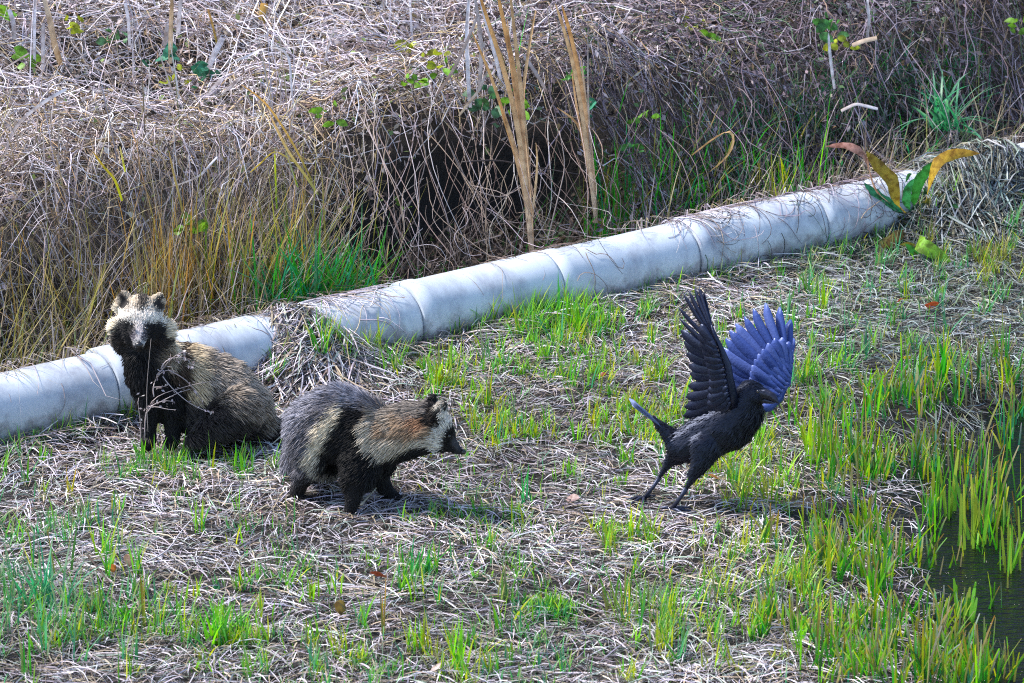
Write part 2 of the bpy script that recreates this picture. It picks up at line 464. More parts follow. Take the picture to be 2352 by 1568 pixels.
def straw_litter():
    F = Field()
    def patch(n, x, y, zlo, zhi, Lr, wr, spread=0.55, zf=ground_z):
        ang = vnoise(x * 1.8 + 20, y * 1.8 + 20, 5) * PI * 1.6 + vnoise(x * 7, y * 7, 6) * 1.6 - 0.8 + rng.normal(0, spread, n) + np.where(rng.random(n) < .3, U(0, PI, n), 0)
        L = U(*Lr, n) * (0.6 + 0.8 * rng.random(n))
        K = 4
        t = np.linspace(-0.5, 0.5, K)
        curl = rng.normal(0, .28, n)
        a = ang[:, None] + curl[:, None] * t[None, :]
        st = (L / (K - 1))[:, None]
        px = x[:, None] + np.cumsum(np.cos(a) * st, 1) - np.cos(ang)[:, None] * L[:, None] * 0.5
        py = y[:, None] + np.cumsum(np.sin(a) * st, 1) - np.sin(ang)[:, None] * L[:, None] * 0.5
        h = U(zlo, zhi, n) * np.where(tramp(x, y) < .10, .25, 1)
        tilt = rng.normal(0, 0.10, n)
        bow = U(-0.004, 0.012, n)
        pz = zf(px, py) + np.maximum(h[:, None] + tilt[:, None] * t[None, :] * L[:, None] + bow[:, None] * (1 - 4 * t[None, :] ** 2), 0.002)
        P = np.stack([px, py, pz], -1)
        w = U(*wr, n)
        W = w[:, None] * np.interp(t, [-.5, -.3, .3, .5], [.6, 1, 1, .35])[None, :]
        roll = rng.normal(0, 0.6, n)
        side = np.stack([-np.sin(ang) * np.cos(roll), np.cos(ang) * np.cos(roll), np.sin(roll)], -1)
        c = pick(n, STRAW_PAL, STRAW_W)
        # patches where the litter is older and browner, or paler
        pt = vnoise(x * 1.9 + 3, y * 1.9 + 8, 7)[:, None]
        c = c * (0.62 + 0.6 * pt)
        # tree shade at the far right painted as darker, greener litter
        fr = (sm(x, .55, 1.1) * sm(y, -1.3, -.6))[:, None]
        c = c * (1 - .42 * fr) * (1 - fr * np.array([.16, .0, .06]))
        C = np.repeat(np.repeat(c[:, None, :], K, 1), 2, 1)
        F.add(P, W, side, C)
    n = 185000
    x = U(-2.1, 2.1, n); y = U(-2.95, 1.35, n)
    d = x - shore_x(y); b = bank_b(x, y)
    dens = vnoise(x * 3.1 + 7, y * 3.1 + 1, 0) * 0.55 + 0.55
    keep = (d < 0.02 + 0.06 * rng.random(n)) & (b < 0.12) & (np.abs(y - pipe_y(x)) > 0.085) & (rng.random(n) < dens * .85)
    keep &= ~((d > -0.28) & (rng.random(n) < 0.55))
    x, y = x[keep], y[keep]
    patch(len(x), x, y, 0.0, 0.018, (.035, .115), (.0011, .0034), .8)
    # heaps over the pipe
    for c, h, r in MOUNDS:
        m = 1700
        a = U(0, 2 * PI, m); rr = r * 1.25 * np.sqrt(rng.random(m))
        patch(m, c[0] + rr * np.cos(a), c[1] + rr * np.sin(a), 0.0, 0.03, (.08, .2), (.0025, .0055), 0.5)
    # straw drifted against the pipe
    m = 3000; s = U(-.25, 3.2, m); q = PA[None] + PDIR[None] * s[:, None]
    o = U(.095, .17, m); patch(m, q[:, 0] + PDIR[1] * o, q[:, 1] - PDIR[0] * o, 0.0, .045, (.05, .14), (.0012, .0034), .8)
    F.build('straw_litter', M_STRAW, label='pale matted dead straw lying all over the ground', cat='straw', kind='stuff')
straw_litter()

# greens -------------------------------------------------------------
G_YEL = (.46, .52, .012); G_LIME = (.19, .58, .012); G_GRN = (.035, .34, .02); G_TEAL = (.03, .33, .16); G_GREY = (.20, .28, .18); G_OLV = (.22, .22, .06)
G_TAN = (.40, .33, .18); G_ORG = (.42, .22, .05)

def grass_field():
    F = Field()
    def put(x, y, L, w, lean, pal, wts, tip=None, droop=(0.1, 0.9), zoff=0.0):
        kp = tramp(x, y) > .085 + .03 * rng.random(len(x)); x, y, L, w = x[kp], y[kp], L[kp], w[kp]
        n = len(x)
        base = np.stack([x, y, ground_z(x, y) + zoff], -1)
        cb = pick(n, pal, wts)
        ct = cb * 0.6 + pick(n, [G_YEL, G_TAN, G_GREY, G_ORG], [3, 2, 3, .6]) * 0.4 if tip is None else pick(n, *tip)
        az = U(0, 2 * PI, n)
        P, W, s, C = blades(base, L, az, np.abs(rng.normal(0, lean, n)), U(*droop, n), w, cb, ct, K=4, face=az + PI / 2 + rng.normal(0, .4, n))
        F.add(P, W, s, C)
    # thin growth everywhere through the straw
    n = 12000
    x = U(-2.1, 2.1, n); y = U(-2.9, 1.3, n)
    # sunlit middle painted as yellower blade colours, cooler towards the left front
    dens = sm(vnoise(x * 2.3 + 60, y * 2.3 + 13, 1), 0.30, 0.75) * 0.9 + 0.07
    d = x - shore_x(y)
    keep = (rng.random(n) < dens) & (bank_b(x, y) < 0.05) & (np.abs(y - pipe_y(x)) > 0.10) & (d < 0.0)
    x, y = x[keep], y[keep]
    warm = np.clip(np.exp(-(((x - 0.35) / 0.8) ** 2 + ((y + 0.75) / 0.75) ** 2)) + 0.25 * (x > 0.7), 0, 1)
    r = rng.random(len(x))
    wm = r < warm * 0.8
    put(x[wm], y[wm], U(.02, .065, wm.sum()), U(.0018, .0042, wm.sum()), 0.5, [G_YEL, G_LIME, G_GRN, G_GREY], [3, 2.5, 2, 2])
    cm = ~wm
    put(x[cm], y[cm], U(.02, .07, cm.sum()), U(.0018, .0042, cm.sum()), 0.6, [G_TEAL, G_GRN, G_GREY, G_LIME], [2.5, 3, 3, .8])
    # named spots: centre, spread in the picture, count, height, palette
    spots = [
        (1290, 760, 70, 18, 520, (.05, .13), 'lime'), (1120, 745, 90, 16, 380, (.04, .10), 'grn'), (880, 760, 60, 25, 300, (.05, .12), 'yel'),
        (1240, 830, 70, 30, 300, (.03, .08), 'lime'), (1010, 880, 60, 30, 280, (.03, .10), 'yel'), (780, 800, 70, 30, 260, (.04, .11), 'grn'),
        (1430, 860, 80, 40, 260, (.03, .09), 'yel'), (1500, 960, 80, 40, 300, (.03, .10), 'yel'), (1390, 1000, 90, 30, 200, (.03, .09), 'yel'),
        (1150, 1000, 40, 25, 170, (.03, .08), 'yel'), (1620, 620, 70, 25, 420, (.04, .12), 'grn'), (1820, 600, 130, 30, 420, (.03, .09), 'teal'),
        (2080, 660, 150, 50, 420, (.03, .10), 'teal'), (2270, 600, 50, 30, 260, (.04, .11), 'olv'), (2320, 470, 40, 30, 260, (.05, .12), 'teal'),
        (1900, 850, 90, 60, 170, (.04, .12), 'grn'), (1890, 930, 60, 30, 130, (.05, .13), 'grn'), (2130, 860, 120, 50, 170, (.05, .14), 'teal'),
        (1700, 1080, 110, 50, 420, (.04, .12), 'yel'), (1830, 1160, 110, 60, 300, (.04, .13), 'yel'), (1560, 1200, 60, 30, 200, (.03, .09), 'yel'),
        (1450, 1240, 60, 20, 130, (.04, .10), 'yel'), (960, 1190, 110, 14, 330, (.02, .06), 'lime'), (350, 1080, 70, 25, 330, (.03, .09), 'grn'),
        (200, 960, 120, 18, 360, (.04, .11), 'teal'), (420, 970, 90, 15, 300, (.05, .12), 'grn'), (520, 1080, 60, 20, 200, (.03, .08), 'grn'),
        (170, 1220, 90, 30, 240, (.03, .09), 'teal'), (70, 1440, 130, 50, 620, (.05, .14), 'teal'), (290, 1440, 120, 30, 300, (.04, .10), 'grn'),
        (500, 1470, 60, 30, 220, (.05, .12), 'lime'), (420, 1510, 160, 30, 300, (.03, .08), 'yel'), (700, 1310, 40, 20, 90, (.03, .08), 'grn'),
        (960, 1330, 50, 25, 160, (.03, .09), 'grn'), (1180, 1300, 40, 20, 100, (.03, .08), 'grn'), (1270, 1410, 48, 14, 420, (.025, .06), 'lime'),
        (1060, 1540, 50, 20, 160, (.05, .12), 'yel'), (1500, 1420, 70, 40, 230, (.04, .11), 'grn'), (1600, 1500, 110, 40, 330, (.04, .11), 'yel'),
        (1760, 1330, 90, 50, 300, (.04, .12), 'yel'), (1250, 1530, 90, 30, 180, (.03, .08), 'teal'), (820, 1560, 120, 20, 160, (.03, .08), 'teal'),
        (1830, 1450, 90, 60, 220, (.05, .13), 'yel'), (1980, 780, 120, 40, 120, (.04, .11), 'teal'), (650, 1190, 70, 20, 140, (.03, .08), 'teal'),
        (2240, 760, 90, 40, 130, (.04, .12), 'teal'), (1450, 720, 60, 20, 200, (.03, .08), 'grn'),
    ]
    PALS = {'yel': ([G_YEL, G_LIME, G_GRN, G_GREY, G_OLV], [3, 2.6, 1.5, 1, .6]), 'lime': ([G_LIME, G_GRN, G_YEL, G_TEAL], [3, 3, 1, 1]),
            'grn': ([G_GRN, G_LIME, G_TEAL, G_GREY, G_YEL], [3, 1.5, 1.5, 1.5, .6]), 'teal': ([G_TEAL, G_GRN, G_GREY], [3, 1.6, 2]), 'olv': ([G_OLV, G_GRN, G_YEL], [3, 1, 1])}
    for px, py, sx, sy, n, Lr, pk in spots:
        n = int(n * (1.1 if 740 < px < 1720 and py < 1260 else .7))
        k = max(3, n // 14)                      # blades come in small tufts
        cx = rng.normal(px, sx, k); cy = rng.normal(py, sy, k)
        g = np.array([gnd(a, b) for a, b in zip(cx, cy)])
        i = rng.integers(0, k, n)
        x = g[i, 0] + rng.normal(0, .013, n); y = g[i, 1] + rng.normal(0, .013, n)
        ok = (np.abs(y - pipe_y(x)) > 0.10) & (bank_b(x, y) < 0.25)
        x, y, i = x[ok], y[ok], i[ok]
        hs = U(.6, 1.25, k)[i]
        put(x, y, U(*Lr, len(x)) * hs, U(.0022, .0052, len(x)), 0.28, *PALS[pk])
    # along the foot of the pipe
    m = 1500; k = 150; s0 = U(-.2, 3.1, k); i = rng.integers(0, k, m); s = s0[i] + rng.normal(0, .012, m)
    o = .105 + np.abs(rng.normal(0, .022, m)); q = PA[None] + PDIR[None] * s[:, None]
    put(q[:, 0] + PDIR[1] * o, q[:, 1] - PDIR[0] * o, U(.02, .075, m) * U(.5, 1.5, k)[i], U(.0018, .0045, m), .3, [G_GRN, G_LIME, G_TEAL, G_GREY, G_YEL, G_TAN], [3, 1.6, 2, 2, .8, 1])
    # single tufts scattered all over the straw
    k = 330; cx = U(-1.75, 1.15, k); cy = U(-2.6, .7, k)
    okc = (bank_b(cx, cy) < -.32) & (cx < shore_x(cy) - .05); cx, cy = cx[okc], cy[okc]; k = len(cx)
    nb = rng.integers(4, 15, k); i = np.repeat(np.arange(k), nb); m = len(i)
    hs = U(.03, .115, k); kind = rng.random(k)
    x = cx[i] + rng.normal(0, .010, m); y = cy[i] + rng.normal(0, .010, m)
    for lo, hi, pk in [(0, .34, 'lime'), (.34, .6, 'yel'), (.6, .85, 'grn'), (.85, 1.01, 'teal')]:
        s_ = (kind[i] >= lo) & (kind[i] < hi)
        put(x[s_], y[s_], hs[i[s_]] * U(.6, 1.1, s_.sum()), U(.0028, .0058, s_.sum()), .20, *PALS[pk], droop=(0, .6))
    F.build('meadow_grass', M_GRASS, label='short green and yellow grass growing up through the straw', cat='grass', kind='stuff')
grass_field()

def shore_sedge():
    """clipped, stiff, upright leaves along and in the water"""
    F = Field()
    def put(px, py, sx, sy, n, Lr, warm):
        n = int(n * .40)
        k = max(4, n // 13)
        cx = rng.normal(px, sx, k); cy = rng.normal(py, sy, k)
        g = np.array([gnd(a, b) for a, b in zip(cx, cy)])
        i = rng.integers(0, k, n)
        x = g[i, 0] + rng.normal(0, .016, n); y = g[i, 1] + rng.normal(0, .016, n)
        z = ground_z(x, y)
        base = np.stack([x, y, z], -1)
        L = U(*Lr, n) * U(.55, 1.35, k)[i] * U(.6, 1.1, n) + np.clip(WATER_Z - z, 0, 0.2)
        cb = pick(n, [G_YEL, G_LIME, G_GRN, G_OLV, G_TEAL, (.03, .12, .03), G_TAN], [1.1 * warm, 1.8, 3.0, 1.0, 2.2 * (1.3 - warm), 2.2, 1.2])
        ct = pick(n, [G_YEL, G_ORG, G_TAN, (.42, .40, .38), G_LIME], [2, 1.2, 1.6, 1.3, 1.2])
        az = U(0, 2 * PI, n)
        P, W, s, C = blades(base, L, az, np.abs(rng.normal(0, .24, n)), rng.normal(0.1, .35, n), U(.0020, .0058, n) , cb, ct, K=5, blunt=True, tipmix=.62, face=U(-.5, .5, n))
        F.add(P, W, s, C)
    for a in [(1990, 1180, 60, 50, 300, (.07, .14), 1), (1930, 1280, 70, 40, 380, (.06, .13), 1), (2010, 1340, 60, 40, 380, (.07, .14), 1), (2030, 1430, 60, 40, 300, (.06, .13), .8),
              (1950, 1530, 90, 40, 360, (.07, .14), 1), (2080, 1560, 90, 30, 420, (.08, .15), 1), (2250, 1570, 70, 20, 360, (.08, .15), .9), (1900, 1050, 50, 40, 260, (.07, .14), .9),
              (2020, 1050, 60, 40, 280, (.08, .16), .6), (2150, 1090, 50, 30, 110, (.09, .17), .7), (2200, 1180, 60, 40, 150, (.10, .18), .9), (2290, 1120, 50, 40, 110, (.09, .17), .6),
              (2180, 1260, 60, 25, 60, (.06, .12), .9), (2310, 1260, 40, 30, 80, (.08, .18), 1), (2230, 1330, 50, 20, 26, (.05, .10), 1), (2330, 1350, 25, 25, 24, (.06, .12), 1),
              (2150, 930, 60, 25, 240, (.08, .15), .4), (2300, 930, 50, 25, 160, (.08, .16), .4), (2060, 950, 50, 30, 200, (.07, .14), .6), (2330, 1000, 30, 30, 90, (.08, .16), .4),
              (1800, 1420, 60, 50, 160, (.05, .11), .9), (2160, 1430, 25, 20, 26, (.05, .10), .8), (2260, 1450, 40, 20, 26, (.05, .11), .8)]:
        put(*a)
    F.build('shore_grass', M_GRASS, label='stiff clipped yellow-green grass standing along the water edge', cat='grass', kind='stuff')
shore_sedge()

# ------------------------------------------------------------------ the thicket
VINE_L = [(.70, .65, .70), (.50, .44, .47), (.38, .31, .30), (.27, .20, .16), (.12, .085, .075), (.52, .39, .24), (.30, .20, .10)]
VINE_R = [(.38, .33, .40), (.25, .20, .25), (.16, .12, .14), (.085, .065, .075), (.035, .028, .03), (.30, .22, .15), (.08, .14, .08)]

def surf_walk(x, y, ang, K, step, turn, off, wob, zf=thatch_z):
    """paths that wander along the thatch surface"""
    n = len(x)
    X = np.empty((n, K)); Yv = np.empty((n, K)); A = ang.copy(); rate = rng.normal(0, turn, n)
    cx, cy = x.copy(), y.copy()
    for k in range(K):
        X[:, k] = cx; Yv[:, k] = cy
        rate = rate * 0.7 + rng.normal(0, turn, n) * 0.7
        A = A + rate
        cx = cx + np.cos(A) * step; cy = cy + np.sin(A) * step
    Z = zf(X, Yv) + off[:, None]
    ph = U(0, 2 * PI, n)[:, None]; fr = U(.5, 1.4, n)[:, None]
    Z = Z + wob[:, None] * np.sin(ph + fr * np.arange(K)[None, :])
    return np.stack([X, Yv, Z], -1)

def thicket():
    F = Field()
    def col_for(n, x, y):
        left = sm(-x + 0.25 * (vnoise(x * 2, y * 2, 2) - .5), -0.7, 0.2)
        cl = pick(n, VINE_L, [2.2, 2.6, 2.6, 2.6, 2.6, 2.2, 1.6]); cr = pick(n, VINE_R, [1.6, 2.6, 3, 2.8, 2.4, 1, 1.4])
        up = (sm(bank_b(x, y), .45, 1.0) * left)[:, None]          # more pale strands up the bank on the left
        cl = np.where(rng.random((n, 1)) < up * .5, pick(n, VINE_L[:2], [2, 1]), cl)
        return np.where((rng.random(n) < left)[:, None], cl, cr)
    # creeping vines over the whole bank
    for n, K, stp, turn, rad, lo, hi, wob in [(9800, 9, .034, .38, (.0009, .0024), -.10, .035, .012), (4300, 11, .045, .26, (.0009, .0023), -.10, .045, .016), (2600, 12, .030, .62, (.0009, .0018), -.05, .07, .022)]:
        x = U(-2.2, 2.2, n); b = 0.05 + 2.75 * rng.random(n) ** 1.15
        y = pipe_y(x) + 0.17 + b
        h = hollow(x, y)
        P = surf_walk(x, y, U(0, 2 * PI, n), K, U(.7, 1.3, n) * stp, turn, U(lo, hi, n), U(.3, 1, n) * wob)
        P = P + rng.normal(0, .006, P.shape)
        gz = ground_z(P[..., 0], P[..., 1])
        P[..., 2] = np.maximum(P[..., 2], gz + 0.004)
        # keep vines out of the hollow
        keep = ~(in_hollow(P).any(1) & (rng.random(n) < .98))
        keep &= rng.random(n) < .35 + .9 * vnoise(x * 4.6 + 17, y * 4.6 + 3, 6)
        keep &= (P[..., 1] - pipe_y(P[..., 0])).min(1) > 0.10
        P = P[keep]; m = len(P)
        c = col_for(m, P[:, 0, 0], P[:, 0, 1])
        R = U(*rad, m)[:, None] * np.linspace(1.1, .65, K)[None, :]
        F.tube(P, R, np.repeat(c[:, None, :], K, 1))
    # loose arcs hanging down the face and across the hollow
    n = 280; K = 12
    x = U(-2.1, 2.1, n); x[:150] = rng.normal(-0.05, .27, 150); hx = (np.abs(x + .07) < .38); hx[:150] = False; x[hx] += np.sign(x[hx] + 1e-6) * .45
    y0 = pipe_y(x) + 0.17 + U(.14, .5, n)
    z0 = thatch_z(x, y0) + U(-.06, .03, n)
    t = np.linspace(0, 1, K)[None, :]
    dx = rng.normal(0, .13, n)[:, None]; dy = (pipe_y(x) + 0.13 + U(0, .14, n) - y0)[:, None]
    sag = U(.1, .9, n)[:, None]
    X = x[:, None] + dx * t + U(.01, .05, n)[:, None] * np.sin(U(0, 6, n)[:, None] + U(3, 9, n)[:, None] * t)
    Y = y0[:, None] + dy * np.sin(t * PI / 2 * (1 + .3 * sag))
    z1 = U(.02, .20, n)[:, None]
    Z = z0[:, None] + (z1 - z0[:, None]) * t ** (0.8 + sag) + U(.004, .025, n)[:, None] * np.sin(U(0, 6, n)[:, None] + U(4, 10, n)[:, None] * t)
    P = np.stack([X, Y, Z], -1)
    P[..., 2] = np.maximum(P[..., 2], ground_z(X, Y) + .004)
    pd = P[..., 1] - pipe_y(P[..., 0]); inside = (np.abs(pd) < .11)
    P[..., 2] = np.where(inside, np.maximum(P[..., 2], .175), P[..., 2])
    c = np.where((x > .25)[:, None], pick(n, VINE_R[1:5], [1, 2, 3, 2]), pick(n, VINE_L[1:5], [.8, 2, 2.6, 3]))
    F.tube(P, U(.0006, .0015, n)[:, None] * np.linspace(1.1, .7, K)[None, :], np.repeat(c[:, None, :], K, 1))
    F.build('bramble_thicket', M_VINE, label='dense tangle of dry grey bramble vines covering the bank', cat='brambles', kind='stuff')

    # dead leaflets and bits caught in the tangle
    F = Field()
    n = 76000
    x = U(-2.2, 2.2, n); b = 0.03 + 2.7 * rng.random(n) ** 1.1; y = pipe_y(x) + .17 + b
    keep = rng.random(n) < (0.55 + 0.45 * sm(x, -0.5, 0.6)) * (0.5 + 0.7 * vnoise(x * 4, y * 4, 5))
    x, y = x[keep], y[keep]; n = len(x)
    z = np.maximum(thatch_z(x, y) + U(-.10, .035, n), ground_z(x, y) + .004)
    c0 = np.stack([x, y, z], -1); c0 = c0[~in_hollow(c0)]
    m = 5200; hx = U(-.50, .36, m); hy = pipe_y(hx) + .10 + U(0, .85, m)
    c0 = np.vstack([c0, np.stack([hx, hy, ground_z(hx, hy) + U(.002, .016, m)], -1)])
    n = len(c0); x = c0[:, 0]; y = c0[:, 1]
    a = unit(rng.normal(0, 1, (n, 3))); bvec = unit(np.cross(a, rng.normal(0, 1, (n, 3))))
    L = U(.005, .016, n)[:, None]; Wd = U(.25, .6, n)[:, None] * L
    v = np.stack([c0 - a * L, c0 + bvec * Wd, c0 + a * L, c0 - bvec * Wd], 1).reshape(-1, 3)
    f = np.arange(n * 4).reshape(-1, 4)
    lf = (rng.random(n) < sm(-x, -.3, .5))[:, None]
    pl = pick(n, [(.38, .33, .38), (.25, .19, .22), (.13, .09, .10), (.46, .40, .38), (.26, .16, .08), (.13, .22, .10), (.03, .024, .024)], [2.4, 3, 3, 1.2, .6, 1.6, 3])
    pl = np.where(lf, pick(n, [(.62, .56, .58), (.44, .37, .37), (.28, .21, .18), (.10, .075, .065), (.50, .37, .20), (.22, .30, .10), (.035, .028, .025)], [2.4, 2.6, 2.4, 3, 1.4, 1.2, 2.6]), pl)
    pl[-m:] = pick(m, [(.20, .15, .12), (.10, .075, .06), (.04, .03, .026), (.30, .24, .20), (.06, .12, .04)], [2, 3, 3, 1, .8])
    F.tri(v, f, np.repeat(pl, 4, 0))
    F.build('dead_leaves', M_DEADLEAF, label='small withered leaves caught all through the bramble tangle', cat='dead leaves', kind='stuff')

    # long straight dry stalks and old grass, mostly on the left
    F = Field()
    def stalks(n, x, b, Lr, lean, pal, wts, droop=(0., .9), wr=(.0022, .0048), tip=None, azs=None):
        y = pipe_y(x) + .17 + b
        base = np.stack([x, y, np.maximum(ground_z(x, y), thatch_z(x, y) - .17)], -1)
        cb = pick(n, pal, wts); ct = cb if tip is None else pick(n, *tip)
        az = U(0, 2 * PI, n) if azs is None else azs
        P, W, s, C = blades(base, U(*Lr, n), az, np.abs(rng.normal(0, lean, n)), U(*droop, n), U(*wr, n), cb, ct, K=7)
        pd = np.abs(P[..., 1] - pipe_y(P[..., 0])) < .115
        P[..., 2] = np.where(pd, np.maximum(P[..., 2], .172), np.maximum(P[..., 2], ground_z(P[..., 0], P[..., 1]) + .004))
        ok = ~in_hollow(P).any(1)
        F.add(P[ok], W[ok], s[ok], C[ok])
    n = 2600
    DRY = [(.44, .38, .40), (.36, .30, .26), (.42, .34, .20), (.28, .26, .10), (.20, .15, .11), (.50, .46, .48)]
    kc = 46; kx = U(-2.0, -.35, kc); kb = U(.03, .75, kc)
    i = rng.integers(0, kc, n)
    stalks(n, kx[i] + rng.normal(0, .03, n), np.maximum(kb[i] + rng.normal(0, .03, n), .02), (.18, .50), .65, DRY, [3, 3, 2.4, 1.6, 1.6, 2], (0, 1.1))
    n = 900
    x = U(-.2, 2.1, n)
    b = U(.02, .6, n); ok = ~((hollow(x, pipe_y(x) + .17 + b) > .25) & (b < .4)); x, b = x[ok], b[ok]; n = len(x)
    stalks(n, x, b, (.10, .34), .5, DRY + [G_GRN, G_OLV], [2, 2, 1.4, 1.4, 1.6, 1, 1, 1.2], (0, 1.2))
    # upright old reed straws far up the bank on the left
    n = 900
    stalks(n, U(-2.1, .1, n), U(1.0, 2.6, n), (.15, .5), .55, [(.55, .50, .55), (.46, .40, .42), (.48, .38, .26), (.62, .58, .62)], [3, 3, 1.5, 2], (0, 1.0), (.003, .008))
    # a skirt of bent straw at the foot of the bank
    n = 2600
    x = U(-2.1, 2.1, n); 
    stalks(n, x, U(-.02, .22, n), (.08, .26), .75, DRY, [3, 2.5, 1.6, .8, 1.8, 2], (.2, 1.3), (.002, .0042), azs=rng.normal(-PI / 2, .9, n))
    F.build('dry_stalks', M_STRAW, label='long dry grass stalks leaning out of the bramble bank', cat='dry grass', kind='stuff')

    # green growth within the bank
    F = Field()
    def greens(px, py, dep, sx, n, Lr, pal, wts, lean=.3, droop=(.1, 1.2), wr=(.003, .007), tip=None):
        c = at(px, py, 0); x = c[0] + rng.normal(0, sx, n); y = pipe_y(x) + .17 + dep + rng.normal(0, .05, n)
        base = np.stack([x, y, ground_z(x, y)], -1)
        cb = pick(n, pal, wts); ct = cb if tip is None else pick(n, *tip)
        az = rng.normal(-PI / 2, 1.3, n)
        P, W, s, C = blades(base, U(*Lr, n), az, np.abs(rng.normal(0, lean, n)), U(*droop, n), U(*wr, n), cb, ct, K=7)
        P[..., 1] = np.maximum(P[..., 1], pipe_y(P[..., 0]) + .11)
        F.add(P, W, s, C)
    greens(735, 640, .06, .085, 200, (.12, .36), [G_TEAL, G_GRN, G_LIME, G_OLV], [3, 2.5, 1, 1])
    greens(640, 600, .16, .10, 110, (.25, .52), [G_OLV, G_YEL, G_GRN], [3, 1.4, 1.4], .2, (0, .6), tip=([G_ORG, G_OLV, G_TAN], [1.5, 2, 2]))
    greens(400, 560, .20, .035, 110, (.22, .42), [G_OLV, (.34, .24, .06), (.30, .16, .06)], [2, 2, 1], .12, (0, .35), (.0025, .005), tip=([G_ORG, G_TAN], [2, 1]))
    greens(250, 600, .12, .16, 90, (.12, .40), [G_OLV, G_GREY, G_TAN], [2, 1.6, 2], .35)
    greens(60, 620, .10, .12, 80, (.15, .40), [G_OLV, G_GREY, G_TAN], [2, 1.6, 2], .35)
    greens(960, 600, .04, .06, 40, (.06, .18), [G_GRN, G_TEAL, G_OLV], [2, 2, 1])
    greens(1460, 480, .30, .05, 50, (.16, .42), [G_GRN, G_TEAL, G_OLV], [3, 2, 2], .15, (0, .5))
    greens(1560, 460, .25, .10, 90, (.12, .34), [G_GRN, G_OLV, G_TEAL], [3, 2, 1], .25)
    greens(1750, 420, .22, .14, 130, (.08, .26), [G_GRN, G_TEAL, G_OLV], [3, 2, 1.4], .3)
    greens(1880, 420, .12, .05, 50, (.10, .28), [G_LIME, G_YEL, G_GRN], [1, 1.4, 2], .2, (0, .5))
    greens(720, 630, .02, .06, 120, (.16, .40), [G_TEAL, G_GRN, (.10, .30, .16)], [3, 2.5, 1.4], .25, (.2, 1.4), (.004, .009))
    greens(800, 620, .05, .06, 70, (.08, .26), [G_TEAL, G_GRN, G_LIME], [2, 2.5, 1], .3)
    greens(500, 560, .22, .16, 130, (.25, .50), [G_OLV, (.30, .22, .08), G_TAN], [2, 2, 2], .3, (0, .8), (.002, .0045), tip=([G_ORG, G_TAN, G_OLV], [1, 2, 1]))
    greens(130, 560, .25, .20, 150, (.25, .50), [G_OLV, (.30, .22, .08), G_TAN], [2, 2, 2], .35, (0, .9), (.002, .0045), tip=([G_ORG, G_TAN, G_OLV], [1, 2, 1]))
    greens(1620, 420, .35, .22, 260, (.10, .30), [G_GRN, (.04, .16, .08), G_OLV, G_TAN], [2, 3, 1.4, 1], .35, (.1, 1.0), (.002, .005))
    greens(1900, 330, .45, .25, 220, (.08, .26), [(.04, .18, .10), G_TEAL, G_GRN, G_TAN], [3, 2, 1, 1], .4, (.1, 1.0), (.002, .005))
    greens(2150, 300, .55, .22, 260, (.10, .28), [(.04, .18, .10), G_TEAL, G_GRN], [3, 3, 1], .4, (.2, 1.3), (.003, .006))
    greens(2250, 380, .20, .16, 200, (.10, .26), [(.30, .28, .28), G_GREY, G_TEAL], [3, 2, 1], .6, (.3, 1.3), (.003, .006))
    F.build('bank_grass', M_GRASS, label='green and olive grass growing out of the bramble bank', cat='grass', kind='stuff')

    # strands lying over the pipe
    F = Field()
    def over_pipe(n, s0, s1, pal, wts, rad, turn=.35):
        K = 11
        s = U(s0, s1, n); th = U(.2, 2.6, n)           # 0 towards the camera side, PI at the back
        a = rng.normal(PI / 2 - .5, .5, n) * np.where(rng.random(n) < .8, 1, -1)
        S = np.empty((n, K)); TH = np.empty((n, K)); rate = rng.normal(0, turn, n)
        st = U(.010, .022, n)
        th = np.where(rng.random(n) < .75, 2.5, th)
        for k in range(K):
            S[:, k] = s; TH[:, k] = th
            rate = rate * .7 + rng.normal(0, turn, n) * .5; a = a + rate
            s = s + np.cos(a) * st; th = th - np.sin(a) * st / PIPE_R
        r = PIPE_R + U(.003, .012, n)[:, None]
        nrm = np.array([PDIR[1], -PDIR[0], 0])
        P = PA[None, None, :] + PDIR[None, None, :] * S[..., None] + nrm * (np.cos(TH) * r)[..., None] + np.array([0, 0, 1.0]) * (np.sin(TH) * r)[..., None]
        P[..., 2] = np.maximum(P[..., 2], .004)
        c = pick(n, pal, wts)
        F.tube(P, U(*rad, n)[:, None] * np.linspace(1, .6, K)[None, :], np.repeat(c[:, None, :], K, 1))
    so = lambda px, py: float(np.dot(gplane(px, py, PIPE_Z) - PA, PDIR))
    a0, a1, a2, a3 = so(1180, 660), so(1340, 630), so(1540, 590), so(2080, 490)
    over_pipe(26, a0, a1, VINE_L[2:5], [1, 2, 2], (.0008, .0016), .5)
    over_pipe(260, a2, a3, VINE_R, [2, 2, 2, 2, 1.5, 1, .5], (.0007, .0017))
    over_pipe(90, a2, a2 + .14, STRAW_PAL[:4], [1, 1, 1, 1], (.0008, .0018), .2)
    over_pipe(200, so(600, 790), so(800, 745), STRAW_PAL[:5], [2, 2, 2, 1, 1], (.0009, .0020), .25)
    over_pipe(40, so(420, 850), so(620, 800), VINE_L[:5], [2, 2, 2, 1, 1], (.0008, .0018), .3)
    over_pipe(14, so(0, 950), so(300, 880), VINE_L[1:5], [2, 2, 2, 1], (.0007, .0013), .4)
    over_pipe(16, so(820, 740), so(1180, 665), VINE_L[1:5], [2, 2, 2, 1], (.0007, .0013), .4)
    F.build('trailing_vines', M_VINE, label='thin dead vines and straws trailing over the pale pipe', cat='vines', kind='stuff')
thicket()

